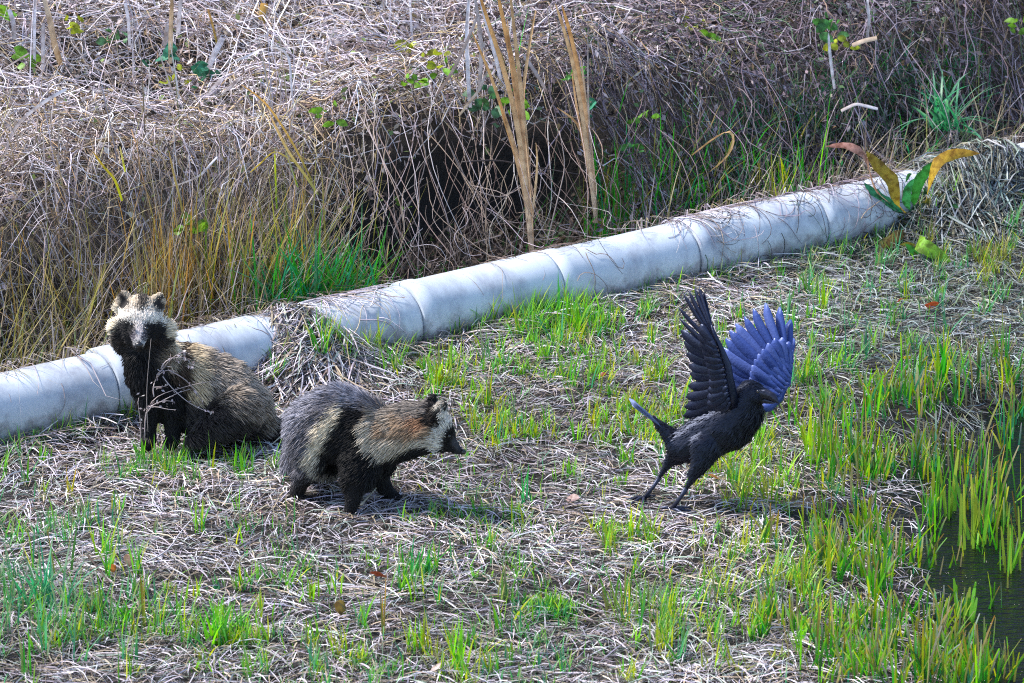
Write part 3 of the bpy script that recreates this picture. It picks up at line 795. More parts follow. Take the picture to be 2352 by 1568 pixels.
# ------------------------------------------------------------------ animals: shared tools
def zoomer(x0, y0, s):
    return lambda zx, zy: ((x0 + zx * s) * 0.60339, (y0 + zy * s) * 0.60339)
Z1 = zoomer(300, 1050, 800 / 1792)
Z2 = zoomer(1000, 1380, 850 / 1989)
Z3 = zoomer(2300, 1000, 850 / 1333)

def ico(sub):
    bm = bmesh.new(); bmesh.ops.create_icosphere(bm, subdivisions=sub, radius=1.0)
    v = np.array([x.co[:] for x in bm.verts]); f = np.array([[w.index for w in p.verts] for p in bm.faces])
    bm.free(); return v, f
ICO_V, ICO_F = ico(2)

def blob(name, chains, voxel, smooth_it=5, ysc=1.0):
    """one continuous skin over chains of (point, radius[, y-scale])"""
    vs_, fs_ = [], []; n = 0
    for ch in chains:
        pts = [np.array(c[0]) for c in ch]; rs = [c[1] for c in ch]; ys = [c[2] if len(c) > 2 else ysc for c in ch]
        samples = []
        if len(ch) == 1:
            samples.append((pts[0], rs[0], ys[0]))
        for a in range(len(ch) - 1):
            d = np.linalg.norm(pts[a + 1] - pts[a]); m = max(2, int(d / (0.28 * min(rs[a], rs[a + 1]) + 1e-5)))
            for k in range(m + 1):
                t = k / m
                samples.append((pts[a] * (1 - t) + pts[a + 1] * t, rs[a] * (1 - t) + rs[a + 1] * t, ys[a] * (1 - t) + ys[a + 1] * t))
        for p, r, y in samples:
            vs_.append(ICO_V * np.array([r, r * y, r]) + p); fs_.append(ICO_F + n); n += len(ICO_V)
    me = mesh_from(name + '_raw', np.concatenate(vs_), np.concatenate(fs_))
    o = bpy.data.objects.new(name + '_raw', me); COL.objects.link(o)
    rm = o.modifiers.new('r', 'REMESH'); rm.mode = 'VOXEL'; rm.voxel_size = voxel; rm.use_smooth_shade = True
    sm_ = o.modifiers.new('s', 'SMOOTH'); sm_.iterations = smooth_it; sm_.factor = 0.5
    dg = bpy.context.evaluated_depsgraph_get()
    out = bpy.data.meshes.new_from_object(o.evaluated_get(dg))
    bpy.data.objects.remove(o); bpy.data.meshes.remove(me)
    out.name = name
    return out

def tube_mesh(name, pts, rads, mat, sides=8, col=None):
    P = np.array(pts, float)[None]; R = np.array(rads, float)[None]
    v, q = tube_arrays(P, R, sides)
    K = P.shape[1]
    v = np.vstack([v, P[0, 0] , P[0, -1]])
    a = np.arange(sides); b = (a + 1) % sides
    t1 = np.stack([np.full(sides, len(v) - 2), b, a], -1); t2 = np.stack([np.full(sides, len(v) - 1), a + (K - 1) * sides, b + (K - 1) * sides], -1)
    cols = None if col is None else np.tile(np.array(col), (len(v), 1))
    return mesh_from(name, v, [q, np.vstack([t1, t2])], mat, True, cols)

def fur_material():
    m, nt, out = new_mat('raccoon_dog_fur')
    a = nt.nodes.new('ShaderNodeAttribute'); a.attribute_name = 'col'
    bs = nt.nodes.new('ShaderNodeBsdfPrincipled'); bs.inputs['Roughness'].default_value = 0.6; bs.inputs['Specular IOR Level'].default_value = 0.25
    nt.links.new(a.outputs['Color'], bs.inputs['Base Color']); nt.links.new(bs.outputs[0], out.inputs[0])
    return m
M_FUR = fur_material()

def plain(name, col, rough=0.5, spec=0.5, noise=0.0, scale=40):
    m, nt, out = new_mat(name)
    bs = nt.nodes.new('ShaderNodeBsdfPrincipled'); bs.inputs['Roughness'].default_value = rough; bs.inputs['Specular IOR Level'].default_value = spec
    if noise > 0:
        tc = nt.nodes.new('ShaderNodeTexCoord'); n = nt.nodes.new('ShaderNodeTexNoise'); n.inputs['Scale'].default_value = scale; n.inputs['Detail'].default_value = 6
        cr = nt.nodes.new('ShaderNodeValToRGB')
        cr.color_ramp.elements[0].position = .3; cr.color_ramp.elements[1].position = .7
        cr.color_ramp.elements[0].color = tuple(c * (1 - noise) for c in col) + (1,); cr.color_ramp.elements[1].color = tuple(min(1, c * (1 + noise)) for c in col) + (1,)
        bp = nt.nodes.new('ShaderNodeBump'); bp.inputs['Strength'].default_value = .3; bp.inputs['Distance'].default_value = .002
        nt.links.new(tc.outputs['Object'], n.inputs['Vector']); nt.links.new(n.outputs[0], cr.inputs[0]); nt.links.new(cr.outputs[0], bs.inputs['Base Color'])
        nt.links.new(n.outputs[0], bp.inputs['Height']); nt.links.new(bp.outputs[0], bs.inputs['Normal'])
    else:
        bs.inputs['Base Color'].default_value = tuple(col) + (1,)
    nt.links.new(bs.outputs[0], out.inputs[0])
    return m
M_EYE = plain('wet_eye', (.004, .003, .003), 0.05, 0.8)
M_NOSE = plain('damp_nose', (.010, .009, .010), 0.28, 0.6, .3, 300)

def mesh_np(me):
    v = np.empty(len(me.vertices) * 3, np.float32); me.vertices.foreach_get('co', v); v = v.reshape(-1, 3)
    me.calc_loop_triangles()
    t = np.empty(len(me.loop_triangles) * 3, np.int32); me.loop_triangles.foreach_get('vertices', t); t = t.reshape(-1, 3)
    n = np.empty(len(me.vertices) * 3, np.float32); me.vertices.foreach_get('normal', n); n = n.reshape(-1, 3)
    return v.astype(float), t, n.astype(float)

def furred(root, body_me, anchors, flow, nhair, seed, rad=0.0011, lenscale=1.0, yw=0.25, keep_back=9.0):
    """anchors: (xyz, colour, hair length, dark-tip share)"""
    r = np.random.default_rng(seed)
    v, t, nv = mesh_np(body_me)
    A = np.array([a[0] for a in anchors]); AC = np.array([a[1] for a in anchors]); AL = np.array([a[2] for a in anchors]); AD = np.array([a[3] for a in anchors])
    # bring each marking onto the coat itself, on the side it is seen from
    view = unit(v - CAM)
    cd = np.linalg.norm(v - CAM, axis=1)
    for k in range(len(A)):
        if A[k, 1] > keep_back: continue
        dk_ = unit(A[k] - CAM)
        off = np.linalg.norm(v - CAM - (((v - CAM) @ dk_)[:, None]) * dk_, axis=1)
        near = off < .005
        A[k] = v[np.where(near)[0][cd[near].argmin()]] if near.any() else v[off.argmin()]
    sc = np.array([1, yw, 1.0])
    def interp(p):
        C = np.empty((len(p), 3)); Lh = np.empty(len(p)); D = np.empty(len(p))
        for s in range(0, len(p), 4000):
            q = p[s:s + 4000]
            d2 = (((q[:, None, :] - A[None]) * sc) ** 2).sum(-1)
            w = 1.0 / (d2 + 2.0e-5) ** 3.6
            w /= w.sum(1, keepdims=True)
            C[s:s + 4000] = w @ AC; Lh[s:s + 4000] = w @ AL; D[s:s + 4000] = w @ AD
        return C, Lh, D
    C, Lh, D = interp(v)
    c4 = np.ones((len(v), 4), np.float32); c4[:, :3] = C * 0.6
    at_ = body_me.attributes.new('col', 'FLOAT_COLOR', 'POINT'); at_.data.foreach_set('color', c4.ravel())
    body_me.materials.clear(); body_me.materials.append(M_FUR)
    body_me.polygons.foreach_set('use_smooth', np.ones(len(body_me.polygons), bool))
    body = link('body', body_me, root)
    tv = v[t]; ar = np.linalg.norm(np.cross(tv[:, 1] - tv[:, 0], tv[:, 2] - tv[:, 0]), axis=1)
    i = r.choice(len(t), nhair, p=ar / ar.sum())
    u = r.random((nhair, 2)); fl = u.sum(1) > 1; u[fl] = 1 - u[fl]
    w = np.stack([1 - u.sum(1), u[:, 0], u[:, 1]], -1)
    p = (tv[i] * w[..., None]).sum(1); n = unit((nv[t[i]] * w[..., None]).sum(1))
    pj = p + r.normal(0, 0.004, p.shape)          # uneven borders between the markings
    c, L, dk = interp(pj)
    L = L * lenscale * r.uniform(.65, 1.25, nhair)
    f = flow(p, n); f = f - n * (f * n).sum(1, keepdims=True); f = unit(f)
    clump = unit(np.stack([np.sin(p[:, 0] * 190 + p[:, 2] * 90), np.sin(p[:, 1] * 170 + p[:, 0] * 60), np.sin(p[:, 2] * 210 - p[:, 0] * 80)], -1))
    d0 = unit(n * .62 + f * .8 + r.normal(0, .16, p.shape) + clump * .13)
    d1 = unit(d0 * .6 + f * .8 - n * .05 + np.array([0, 0, -.12]) + r.normal(0, .10, p.shape))
    K = 5
    ts = np.linspace(0, 1, K)
    P = np.empty((nhair, K, 3)); P[:, 0] = p - n * .001
    for k in range(1, K):
        dd = unit(d0 * (1 - ts[k]) + d1 * ts[k])
        P[:, k] = P[:, k - 1] + dd * (L / (K - 1))[:, None]
    var = r.uniform(.7, 1.3, (nhair, 1))
    base = c * var
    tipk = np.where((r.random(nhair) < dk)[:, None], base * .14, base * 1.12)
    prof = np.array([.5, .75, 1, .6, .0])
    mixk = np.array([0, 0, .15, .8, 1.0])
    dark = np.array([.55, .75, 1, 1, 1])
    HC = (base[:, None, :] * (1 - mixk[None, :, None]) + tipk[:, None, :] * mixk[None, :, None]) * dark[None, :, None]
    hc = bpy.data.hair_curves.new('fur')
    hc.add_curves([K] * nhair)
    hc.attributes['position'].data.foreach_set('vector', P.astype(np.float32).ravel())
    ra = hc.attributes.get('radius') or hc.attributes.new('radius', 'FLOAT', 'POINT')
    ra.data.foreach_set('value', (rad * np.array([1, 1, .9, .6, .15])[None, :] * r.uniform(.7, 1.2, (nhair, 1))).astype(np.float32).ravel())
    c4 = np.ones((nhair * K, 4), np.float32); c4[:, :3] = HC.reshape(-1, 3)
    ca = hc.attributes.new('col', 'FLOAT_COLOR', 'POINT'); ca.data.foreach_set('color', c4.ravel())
    hc.materials.append(M_FUR)
    fo = bpy.data.objects.new('fur', hc); COL.objects.link(fo); fo.parent = body
    return body

def ball(name, p, r, mat, parent, sq=(1, 1, 1)):
    V, Fc = ico(3)
    me = mesh_from(name, V * np.array(sq) * r + np.array(p), Fc, mat)
    o = bpy.data.objects.new(name, me); COL.objects.link(o); o.parent = parent
    o.matrix_parent_inverse = Matrix.Translation(-parent.location)
    return o

BLACK = (.010, .009, .010); DARK = (.035, .028, .025); GREY = (.23, .21, .225); GREYB = (.27, .255, .25); CREAM = (.50, .42, .31); PALE = (.56, .50, .45)
BROWN = (.20, .13, .085); RUST = (.22, .105, .05); CHARC = (.075, .065, .065)

# ------------------------------------------------------------------ the walking raccoon dog
def walking_dog():
    S = .000274
    yb = lambda zx: float(np.interp(zx, [300, 900, 1300, 1800], [-1.23, -1.31, -1.35, -1.40]))
    def p(zx, zy, dy=0.0, y=None):
        return at(*Z2(zx, zy), (yb(zx) if y is None else y) + dy)
    def ch(*pts):
        return [(p(a, b, dy), r * S, ys) for a, b, r, dy, ys in pts]
    chains = [
        ch((400, 700, 165, 0, .9), (520, 585, 300, 0, .85), (690, 550, 335, 0, .82), (890, 620, 300, 0, .82), (1040, 670, 245, 0, .85), (1180, 600, 195, 0, .9), (1330, 560, 190, 0, .9), (1480, 545, 180, 0, .95), (1580, 620, 130, 0, .95), (1660, 715, 74, 0, .9), (1735, 780, 44, 0, .9), (1772, 795, 30, 0, .9)),
        ch((1240, 700, 150, 0, .9), (1420, 690, 110, 0, .9), (1600, 740, 62, 0, .9)),
        # near fore leg, far fore leg
        ch((900, 820, 190, -.045, .6), (850, 1030, 120, -.075, .8), (805, 1190, 72, -.085, .9), (780, 1320, 54, -.09, 1), (770, 1400, 50, -.09, 1), (835, 1430, 40, -.095, 1)),
        ch((1010, 860, 170, .05, .6), (1030, 1020, 100, .06, .8), (1090, 1120, 66, .065, .9), (1160, 1195, 52, .07, 1), (1225, 1222, 38, .07, 1)),
        # near hind leg with its hock, far hind leg
        ch((450, 720, 190, -.05, .6), (450, 900, 95, -.06, .8), (345, 1060, 66, -.05, .9), (305, 1140, 54, -.045, 1), (320, 1225, 54, -.045, 1), (390, 1245, 44, -.05, 1)),
        ch((520, 800, 190, .06, .6), (560, 960, 110, .07, .8), (470, 1040, 66, .07, .9), (450, 1090, 54, .07, 1), (500, 1120, 48, .07, 1)),
        # ears
        ch((1560, 440, 62, -.030, .5), (1598, 395, 54, -.036, .42), (1622, 372, 36, -.038, .4)),
        ch((1480, 370, 56, .036, .5), (1512, 318, 50, .042, .42), (1530, 296, 34, .044, .4)),
        # short thick tail hanging behind
        ch((340, 760, 90, .05, 1), (280, 880, 80, .08, 1), (290, 980, 60, .09, 1)),
    ]
    me = blob('raccoon_dog_body', chains, .0048, 6)
    base = gnd(*Z2(600, 1330))
    root = thing('raccoon_dog', 'raccoon dog walking head down, seen from the side, cream stripe on its flank', 'raccoon dog', base, 'raccoon dogs')
    an = []
    def a(lst, col, L, dk):
        for q in lst:
            an.append((p(q[0], q[1], q[2] if len(q) > 2 else 0), col, L, dk))
    a([(330, 480), (430, 340), (560, 260), (700, 220), (830, 260), (930, 300), (220, 600), (200, 720), (210, 830), (230, 930)], (.31, .30, .35), .034, .32)  # grey back fur, sky-blue tint mixed into its colour
    a([(520, 420), (590, 400), (440, 620), (380, 740), (420, 540), (350, 660), (310, 800), (330, 930), (650, 330), (1010, 340)], (.15, .14, .16), .034, .3)
    a([(680, 430), (610, 520), (545, 620), (490, 720), (445, 810)], (.72, .62, .47), .030, .04)
    a([(440, 890), (480, 960)], (.44, .39, .32), .018, .1)
    a([(540, 1000), (450, 1000), (620, 1040)], (.26, .23, .20), .014, .2)
    a([(400, 1030), (360, 1000), (290, 1040)], (.05, .045, .048), .014, .2)
    a([(700, 620), (640, 720), (580, 830), (560, 920), (760, 500), (820, 430), (800, 560), (740, 680), (690, 790), (640, 900), (780, 900), (850, 780), (870, 620), (700, 1000), (900, 950), (960, 830), (1060, 900), (1180, 860), (1320, 800), (1440, 790), (1010, 1000), (900, 460)], BLACK, .026, .3)
    a([(1000, 470), (1120, 480), (1180, 560)], (.30, .25, .20), .032, .25)
    a([(1120, 370), (1250, 340), (1380, 330), (1450, 360)], (.26, .22, .19), .026, .4)
    a([(1080, 600), (1250, 590), (1350, 620), (1230, 520), (1450, 650), (1490, 610)], (.32, .22, .145), .034, .15)
    a([(1390, 540), (1440, 570)], (.28, .15, .085), .028, .15)
    a([(960, 560), (980, 650), (1000, 720), (1060, 780), (1150, 720), (1270, 700), (1080, 690)], (.56, .48, .38), .036, .08)
    a([(1400, 690), (1470, 700), (1530, 740)], (.60, .54, .46), .026, .08)
    a([(1500, 450), (1530, 520), (1480, 500), (1560, 560)], (.022, .016, .014), .018, .2)
    a([(1650, 440), (1668, 520), (1640, 570), (1600, 640), (1570, 710), (1555, 770)], (.74, .69, .62), .018, .03)
    a([(1570, 480), (1600, 420), (1480, 330), (1515, 285), (1625, 375)], (.012, .010, .010), .008, .1)
    a([(1575, 395), (1590, 370)], (.42, .37, .31), .010, .1)
    a([(1690, 630), (1660, 660), (1635, 700), (1640, 740), (1600, 790), (1690, 780), (1560, 800), (1500, 800)], BLACK, .007, .1)
    a([(1725, 715), (1740, 745)], (.06, .055, .06), .004, .1)
    a([(1760, 790), (1730, 820)], (.03, .028, .03), .003, .1)
    a([(850, 1100), (800, 1250), (780, 1400), (840, 1420), (1060, 1100), (1200, 1220), (1130, 1160)], BLACK, .007, .1)
    a([(430, 1060), (330, 1100), (310, 1200), (380, 1240), (480, 1100)], (.016, .013, .013), .011, .1)
    a([(250, 1000, .05)], (.05, .045, .045), .034, .3)
    nose = p(1790, 792)
    def flow(q, n):
        g = np.tile(np.array([-.75, .15, -.55]), (len(q), 1))
        rump = sm(-(q[:, 0] - p(520, 600)[0]), 0, .10)[:, None]
        g = g * (1 - rump) + np.array([-.35, .1, -.95]) * rump
        leg = sm(-(q[:, 2] - p(800, 1000)[2]), 0, .05)[:, None]
        g = g * (1 - leg) + np.array([0, 0, -1.0]) * leg
        dn = q - nose; dist = np.linalg.norm(dn, axis=1)[:, None]
        hd = 1 - sm(dist, .07, .13)
        return g * (1 - hd) + unit(dn) * hd
    body = furred(root, me, an, flow, 62000, 11)
    ball('nose', p(1788, 794, -.002), 30 * S, M_NOSE, root, (.8, 1, .8))
    ball('eye', p(1662, 655, -.030), 14 * S, M_EYE, root)
    return root
walking_dog()

# ------------------------------------------------------------------ the sitting raccoon dog
def sitting_dog():
    S = .000299
    Y0 = -.86
    def p(zx, zy, dy=0.0):
        return at(*Z1(zx, zy), Y0 + dy)
    def ch(*pts):
        return [(p(a, b, dy), r * S, ys) for a, b, r, dy, ys in pts]
    HY = -.085
    chains = [
        # torso from neck to rump and tail
        ch((560, 560, 185, -.05, .9), (620, 700, 215, -.03, .9), (760, 800, 235, -.01, .85), (960, 870, 260, .0, .85), (1180, 980, 285, .01, .82), (1370, 1110, 235, .02, .85), (1480, 1210, 150, .03, .9), (1600, 1280, 75, .04, 1), (1760, 1315, 58, .05, 1), (1850, 1330, 38, .05, 1)),
        # chest
        ch((560, 640, 170, -.06, .9), (590, 820, 170, -.06, .9), (640, 980, 150, -.05, .9), (700, 1120, 130, -.04, .9)),
        # belly and haunch
        ch((1000, 1080, 210, -.01, .85), (1200, 1150, 210, 0, .85)),
        ch((700, 1100, 130, -.02, .9), (880, 1200, 130, -.02, .9), (1050, 1260, 110, -.03, .9)),
        ch((1330, 1150, 190, -.06, .6), (1180, 1250, 140, -.085, .6), (1060, 1340, 75, -.09, .9), (980, 1385, 55, -.10, 1)),
        ch((1380, 1150, 170, .09, .6), (1200, 1260, 120, .11, .7)),
        # fore legs
        ch((600, 960, 115, -.06, .9), (600, 1130, 74, -.07, 1), (598, 1290, 60, -.075, 1), (595, 1400, 58, -.08, 1), (580, 1440, 48, -.10, 1)),
        ch((760, 980, 125, -.05, .9), (790, 1150, 80, -.055, 1), (800, 1300, 62, -.06, 1), (800, 1390, 58, -.065, 1), (785, 1430, 48, -.085, 1)),
        # head: skull, cheeks, muzzle towards the camera
        ch((530, 330, 178, HY + .02, .95), (520, 400, 190, HY, .9), (515, 470, 150, HY - .015, .8)),
        ch((400, 450, 120, HY + .01, .8), (350, 450, 84, HY + .02, .7), (400, 560, 110, HY + .03, .7)),
        ch((650, 460, 125, HY + .01, .8), (705, 460, 92, HY + .02, .7), (680, 570, 120, HY + .03, .7)),
        ch((518, 440, 100, HY - .030, .9), (515, 500, 76, HY - .052, .9), (513, 550, 58, HY - .070, .9), (513, 578, 44, HY - .080, .9)),
        ch((514, 580, 62, HY - .045, .9), (513, 610, 42, HY - .066, .9)),
        # ears, cupped discs set on the skull
        ch((385, 275, 66, HY + .018, .5), (390, 215, 82, HY + .020, .32), (388, 175, 58, HY + .022, .3), (388, 155, 36, HY + .022, .3)),
        ch((662, 285, 66, HY + .018, .5), (668, 230, 78, HY + .020, .32), (682, 190, 54, HY + .022, .3), (690, 170, 34, HY + .022, .3)),
    ]
    me = blob('raccoon_dog_body', chains, .0048, 5)
    base = gnd(*Z1(950, 1400))
    root = thing('raccoon_dog', 'raccoon dog sitting in front of the pipe and looking straight at the viewer', 'raccoon dog', base, 'raccoon dogs')
    an = []
    def a(lst, col, L, dk, dy=HY - .05):
        for q in lst:
            an.append((p(q[0], q[1], q[2] if len(q) > 2 else dy), col, L, dk))
    # face
    a([(520, 330), (440, 300), (590, 310), (480, 360), (570, 360)], (.84, .76, .68), .007, .05)
    a([(520, 400), (500, 380)], (.62, .56, .52), .007, .1)
    a([(535, 200), (530, 240), (560, 170)], (.07, .055, .045), .010, .4)
    a([(470, 250), (610, 250)], (.46, .39, .31), .008, .2)
    a([(430, 360), (380, 340), (330, 350), (660, 370), (620, 360), (720, 360)], (.80, .73, .64), .008, .02)
    a([(408, 435), (360, 425), (440, 425), (325, 460), (340, 410), (370, 500), (420, 480), (330, 520)], BLACK, .007, .05)
    a([(640, 440), (595, 430), (690, 425), (620, 490), (680, 500), (725, 450), (720, 520)], BLACK, .007, .05)
    a([(518, 440), (516, 480), (514, 520)], (.58, .52, .52), .0045, .05, HY - .08)
    a([(465, 500), (470, 540)], (.06, .05, .07), .005, .05, HY - .06)
    a([(562, 500), (560, 540)], (.05, .042, .055), .005, .05, HY - .06)
    a([(476, 566), (552, 566)], (.60, .58, .56), .005, .0, HY - .075)
    a([(513, 590), (513, 560)], (.03, .026, .03), .003, .0, HY - .10)
    a([(513, 630), (460, 620), (570, 620), (440, 575), (590, 575)], BLACK, .004, .1)
    a([(350, 560), (400, 620), (640, 610), (690, 570), (740, 560), (310, 520)], (.030, .024, .022), .015, .2)
    a([(265, 400), (240, 360), (262, 440), (285, 370), (300, 330), (280, 410)], (.78, .68, .52), .022, .02)
    a([(785, 420), (800, 480), (790, 380), (810, 560), (770, 350), (800, 640), (800, 700)], (.78, .66, .49), .024, .03)
    # ears
    a([(350, 240), (380, 180), (405, 225), (360, 160), (690, 190), (650, 240), (700, 250), (710, 170), (380, 230), (370, 200), (395, 250), (676, 240), (690, 215), (660, 260)], (.022, .016, .015), .004, .1, HY + .0)
    a([(450, 170), (430, 150), (405, 125), (470, 205), (660, 150), (640, 175), (620, 200), (735, 210), (318, 230), (690, 140)], (.62, .50, .37), .006, .05, HY + .03)
    a([(410, 262), (440, 262), (650, 270), (625, 262)], (.60, .52, .43), .008, .05)
        # back of the head
    a([(520, 300, .06), (420, 400, .06), (640, 400, .06)], (.20, .165, .13), .030, .3)
    # throat, chest, legs
    a([(500, 700), (450, 760), (560, 800), (620, 900), (520, 900), (700, 1000), (640, 1050), (780, 900), (820, 1000), (720, 780), (800, 1100)], BLACK, .026, .1, -.08)
    a([(600, 1200), (600, 1400), (800, 1250), (800, 1400), (690, 1200)], BLACK, .010, .1, -.09)
    a([(870, 590), (850, 680), (830, 770), (880, 850)], (.07, .045, .03), .032, .2, -.03)
    a([(760, 660), (800, 700)], (.20, .145, .10), .034, .2, -.05)
    a([(930, 560), (960, 640), (980, 730), (1000, 820), (1010, 920), (1000, 1000)], (.62, .50, .34), .034, .08, -.03)
    a([(1100, 620), (1180, 760), (1120, 860), (1260, 700), (1320, 850), (1200, 950), (1380, 950), (1450, 880), (1500, 1000), (1560, 1050)], (.47, .39, .32), .034, .34, -.02)
    a([(1080, 700), (1140, 1000), (1300, 1050), (1420, 1100), (1600, 1150)], (.32, .26, .21), .034, .38, -.02)
    a([(1020, 1100), (1100, 1150), (1200, 1220), (1350, 1250), (950, 1200), (1480, 1280), (1050, 1330)], (.050, .042, .040), .030, .3, -.03)
    a([(1550, 1200), (1600, 1240)], (.30, .25, .21), .034, .3, .02)
    a([(1680, 1300), (1800, 1320)], (.022, .018, .018), .034, .2, .04)
    nose = p(513, 590, HY - .10)
    def flow(q, n):
        g = np.tile(np.array([.70, .12, -.62]), (len(q), 1))
        fr = 1 - sm(q[:, 0], p(760, 800)[0], p(960, 800)[0])[:, None]
        g = g * (1 - fr) + np.array([.10, .25, -1.0]) * fr
        dn = q - nose; dn[:, 1] *= .6
        hd = (1 - sm(np.linalg.norm((q - p(520, 430, HY)) * np.array([1, .7, 1]), axis=1), .085, .11))[:, None]
        g2 = unit(dn) + np.array([0, .4, 0])
        return g * (1 - hd) + unit(g2) * hd
    furred(root, me, an, flow, 76000, 12, yw=.5, keep_back=Y0 + HY + .10)
    ball('eye', p(447, 416, HY - .066), 16 * S, M_EYE, root)
    ball('eye', p(578, 448, HY - .066), 16 * S, M_EYE, root)
    ball('nose', p(513, 588, HY - .088), 34 * S, M_NOSE, root, (1.0, .8, .72))
    return root
sitting_dog()

# ------------------------------------------------------------------ the crow
def crow_mat(name, col, rough, coat=0.0):
    m, nt, out = new_mat(name)
    bs = nt.nodes.new('ShaderNodeBsdfPrincipled'); bs.inputs['Base Color'].default_value = col + (1,)
    bs.inputs['Roughness'].default_value = rough; bs.inputs['Specular IOR Level'].default_value = .55
    bs.inputs['Specular Tint'].default_value = (.55, .65, 1, 1)
    tc = nt.nodes.new('ShaderNodeTexCoord'); n = nt.nodes.new('ShaderNodeTexNoise'); n.inputs['Scale'].default_value = 160; n.inputs['Detail'].default_value = 4
    bp = nt.nodes.new('ShaderNodeBump'); bp.inputs['Strength'].default_value = .5; bp.inputs['Distance'].default_value = .002
    nt.links.new(tc.outputs['Object'], n.inputs['Vector']); nt.links.new(n.outputs[0], bp.inputs['Height']); nt.links.new(bp.outputs[0], bs.inputs['Normal'])
    nt.links.new(bs.outputs[0], out.inputs[0])
    return m
M_CROW = crow_mat('crow_plumage', (.0075, .0072, .010), .48)
M_FEATHER = crow_mat('crow_flight_feather', (.010, .012, .026), .38)
M_FEATHER_B = crow_mat('crow_blue_sheen_feather', (.040, .068, .240), .32)  # blue sheen of the lit far wing painted as base colour
M_FEATHER_C = crow_mat('crow_pale_blue_sheen_feather', (.070, .105, .310), .34)  # paler step of the painted far-wing sheen
M_TAIL = crow_mat('crow_tail_feather', (.16, .20, .36), .38)  # pale blue light on the tail painted into its colour
M_BEAK = crow_mat('crow_beak', (.014, .013, .017), .25)
M_LEG = crow_mat('crow_leg', (.022, .024, .040), .4)

def feather_mesh(base, tip, width, nrm, mat, bend=0.06, curl=0.0, pointed=0.5):
    base = np.array(base); tip = np.array(tip); d = tip - base; L = np.linalg.norm(d); d = d / L
    nrm = np.array(nrm); nrm = nrm - d * np.dot(nrm, d); nrm /= np.linalg.norm(nrm)
    s = np.cross(nrm, d)
    K = 9; t = np.linspace(0, 1, K)
    wp = np.interp(t, [0, .08, .3, .7, .9, 1], [.16, .35, .82, 1.0, .95 - .35 * pointed, .18]) * width * .5
    top, bot = [], []
    v = []
    for k in range(K):
        c = base + d * L * t[k] + nrm * (bend * L * math.sin(t[k] * PI) - curl * L * t[k] ** 2) 
        lead = .62 * wp[k] * 2 * .5; trail = 1.38 * wp[k] * .5 * 2
        th = .0007
        v += [c - s * lead - nrm * .0005, c + nrm * (.0006 + .0006 * (1 - t[k])), c + s * trail - nrm * .0010,
              c - s * lead - nrm * (.0005 + th), c - nrm * th, c + s * trail - nrm * (.0010 + th)]
    q = []
    for k in range(K - 1):
        i = k * 6; j = i + 6
        q += [[i, i + 1, j + 1, j], [i + 1, i + 2, j + 2, j + 1], [i + 3, j + 3, j + 4, i + 4], [i + 4, j + 4, j + 5, i + 5], [i, j, j + 3, i + 3], [i + 2, i + 5, j + 5, j + 2]]
    e = (K - 1) * 6
    q += [[0, 3, 4, 1], [1, 4, 5, 2], [e, e + 1, e + 4, e + 3], [e + 1, e + 2, e + 5, e + 4]]
    return mesh_from('feather', np.array(v), np.array(q), mat, True)

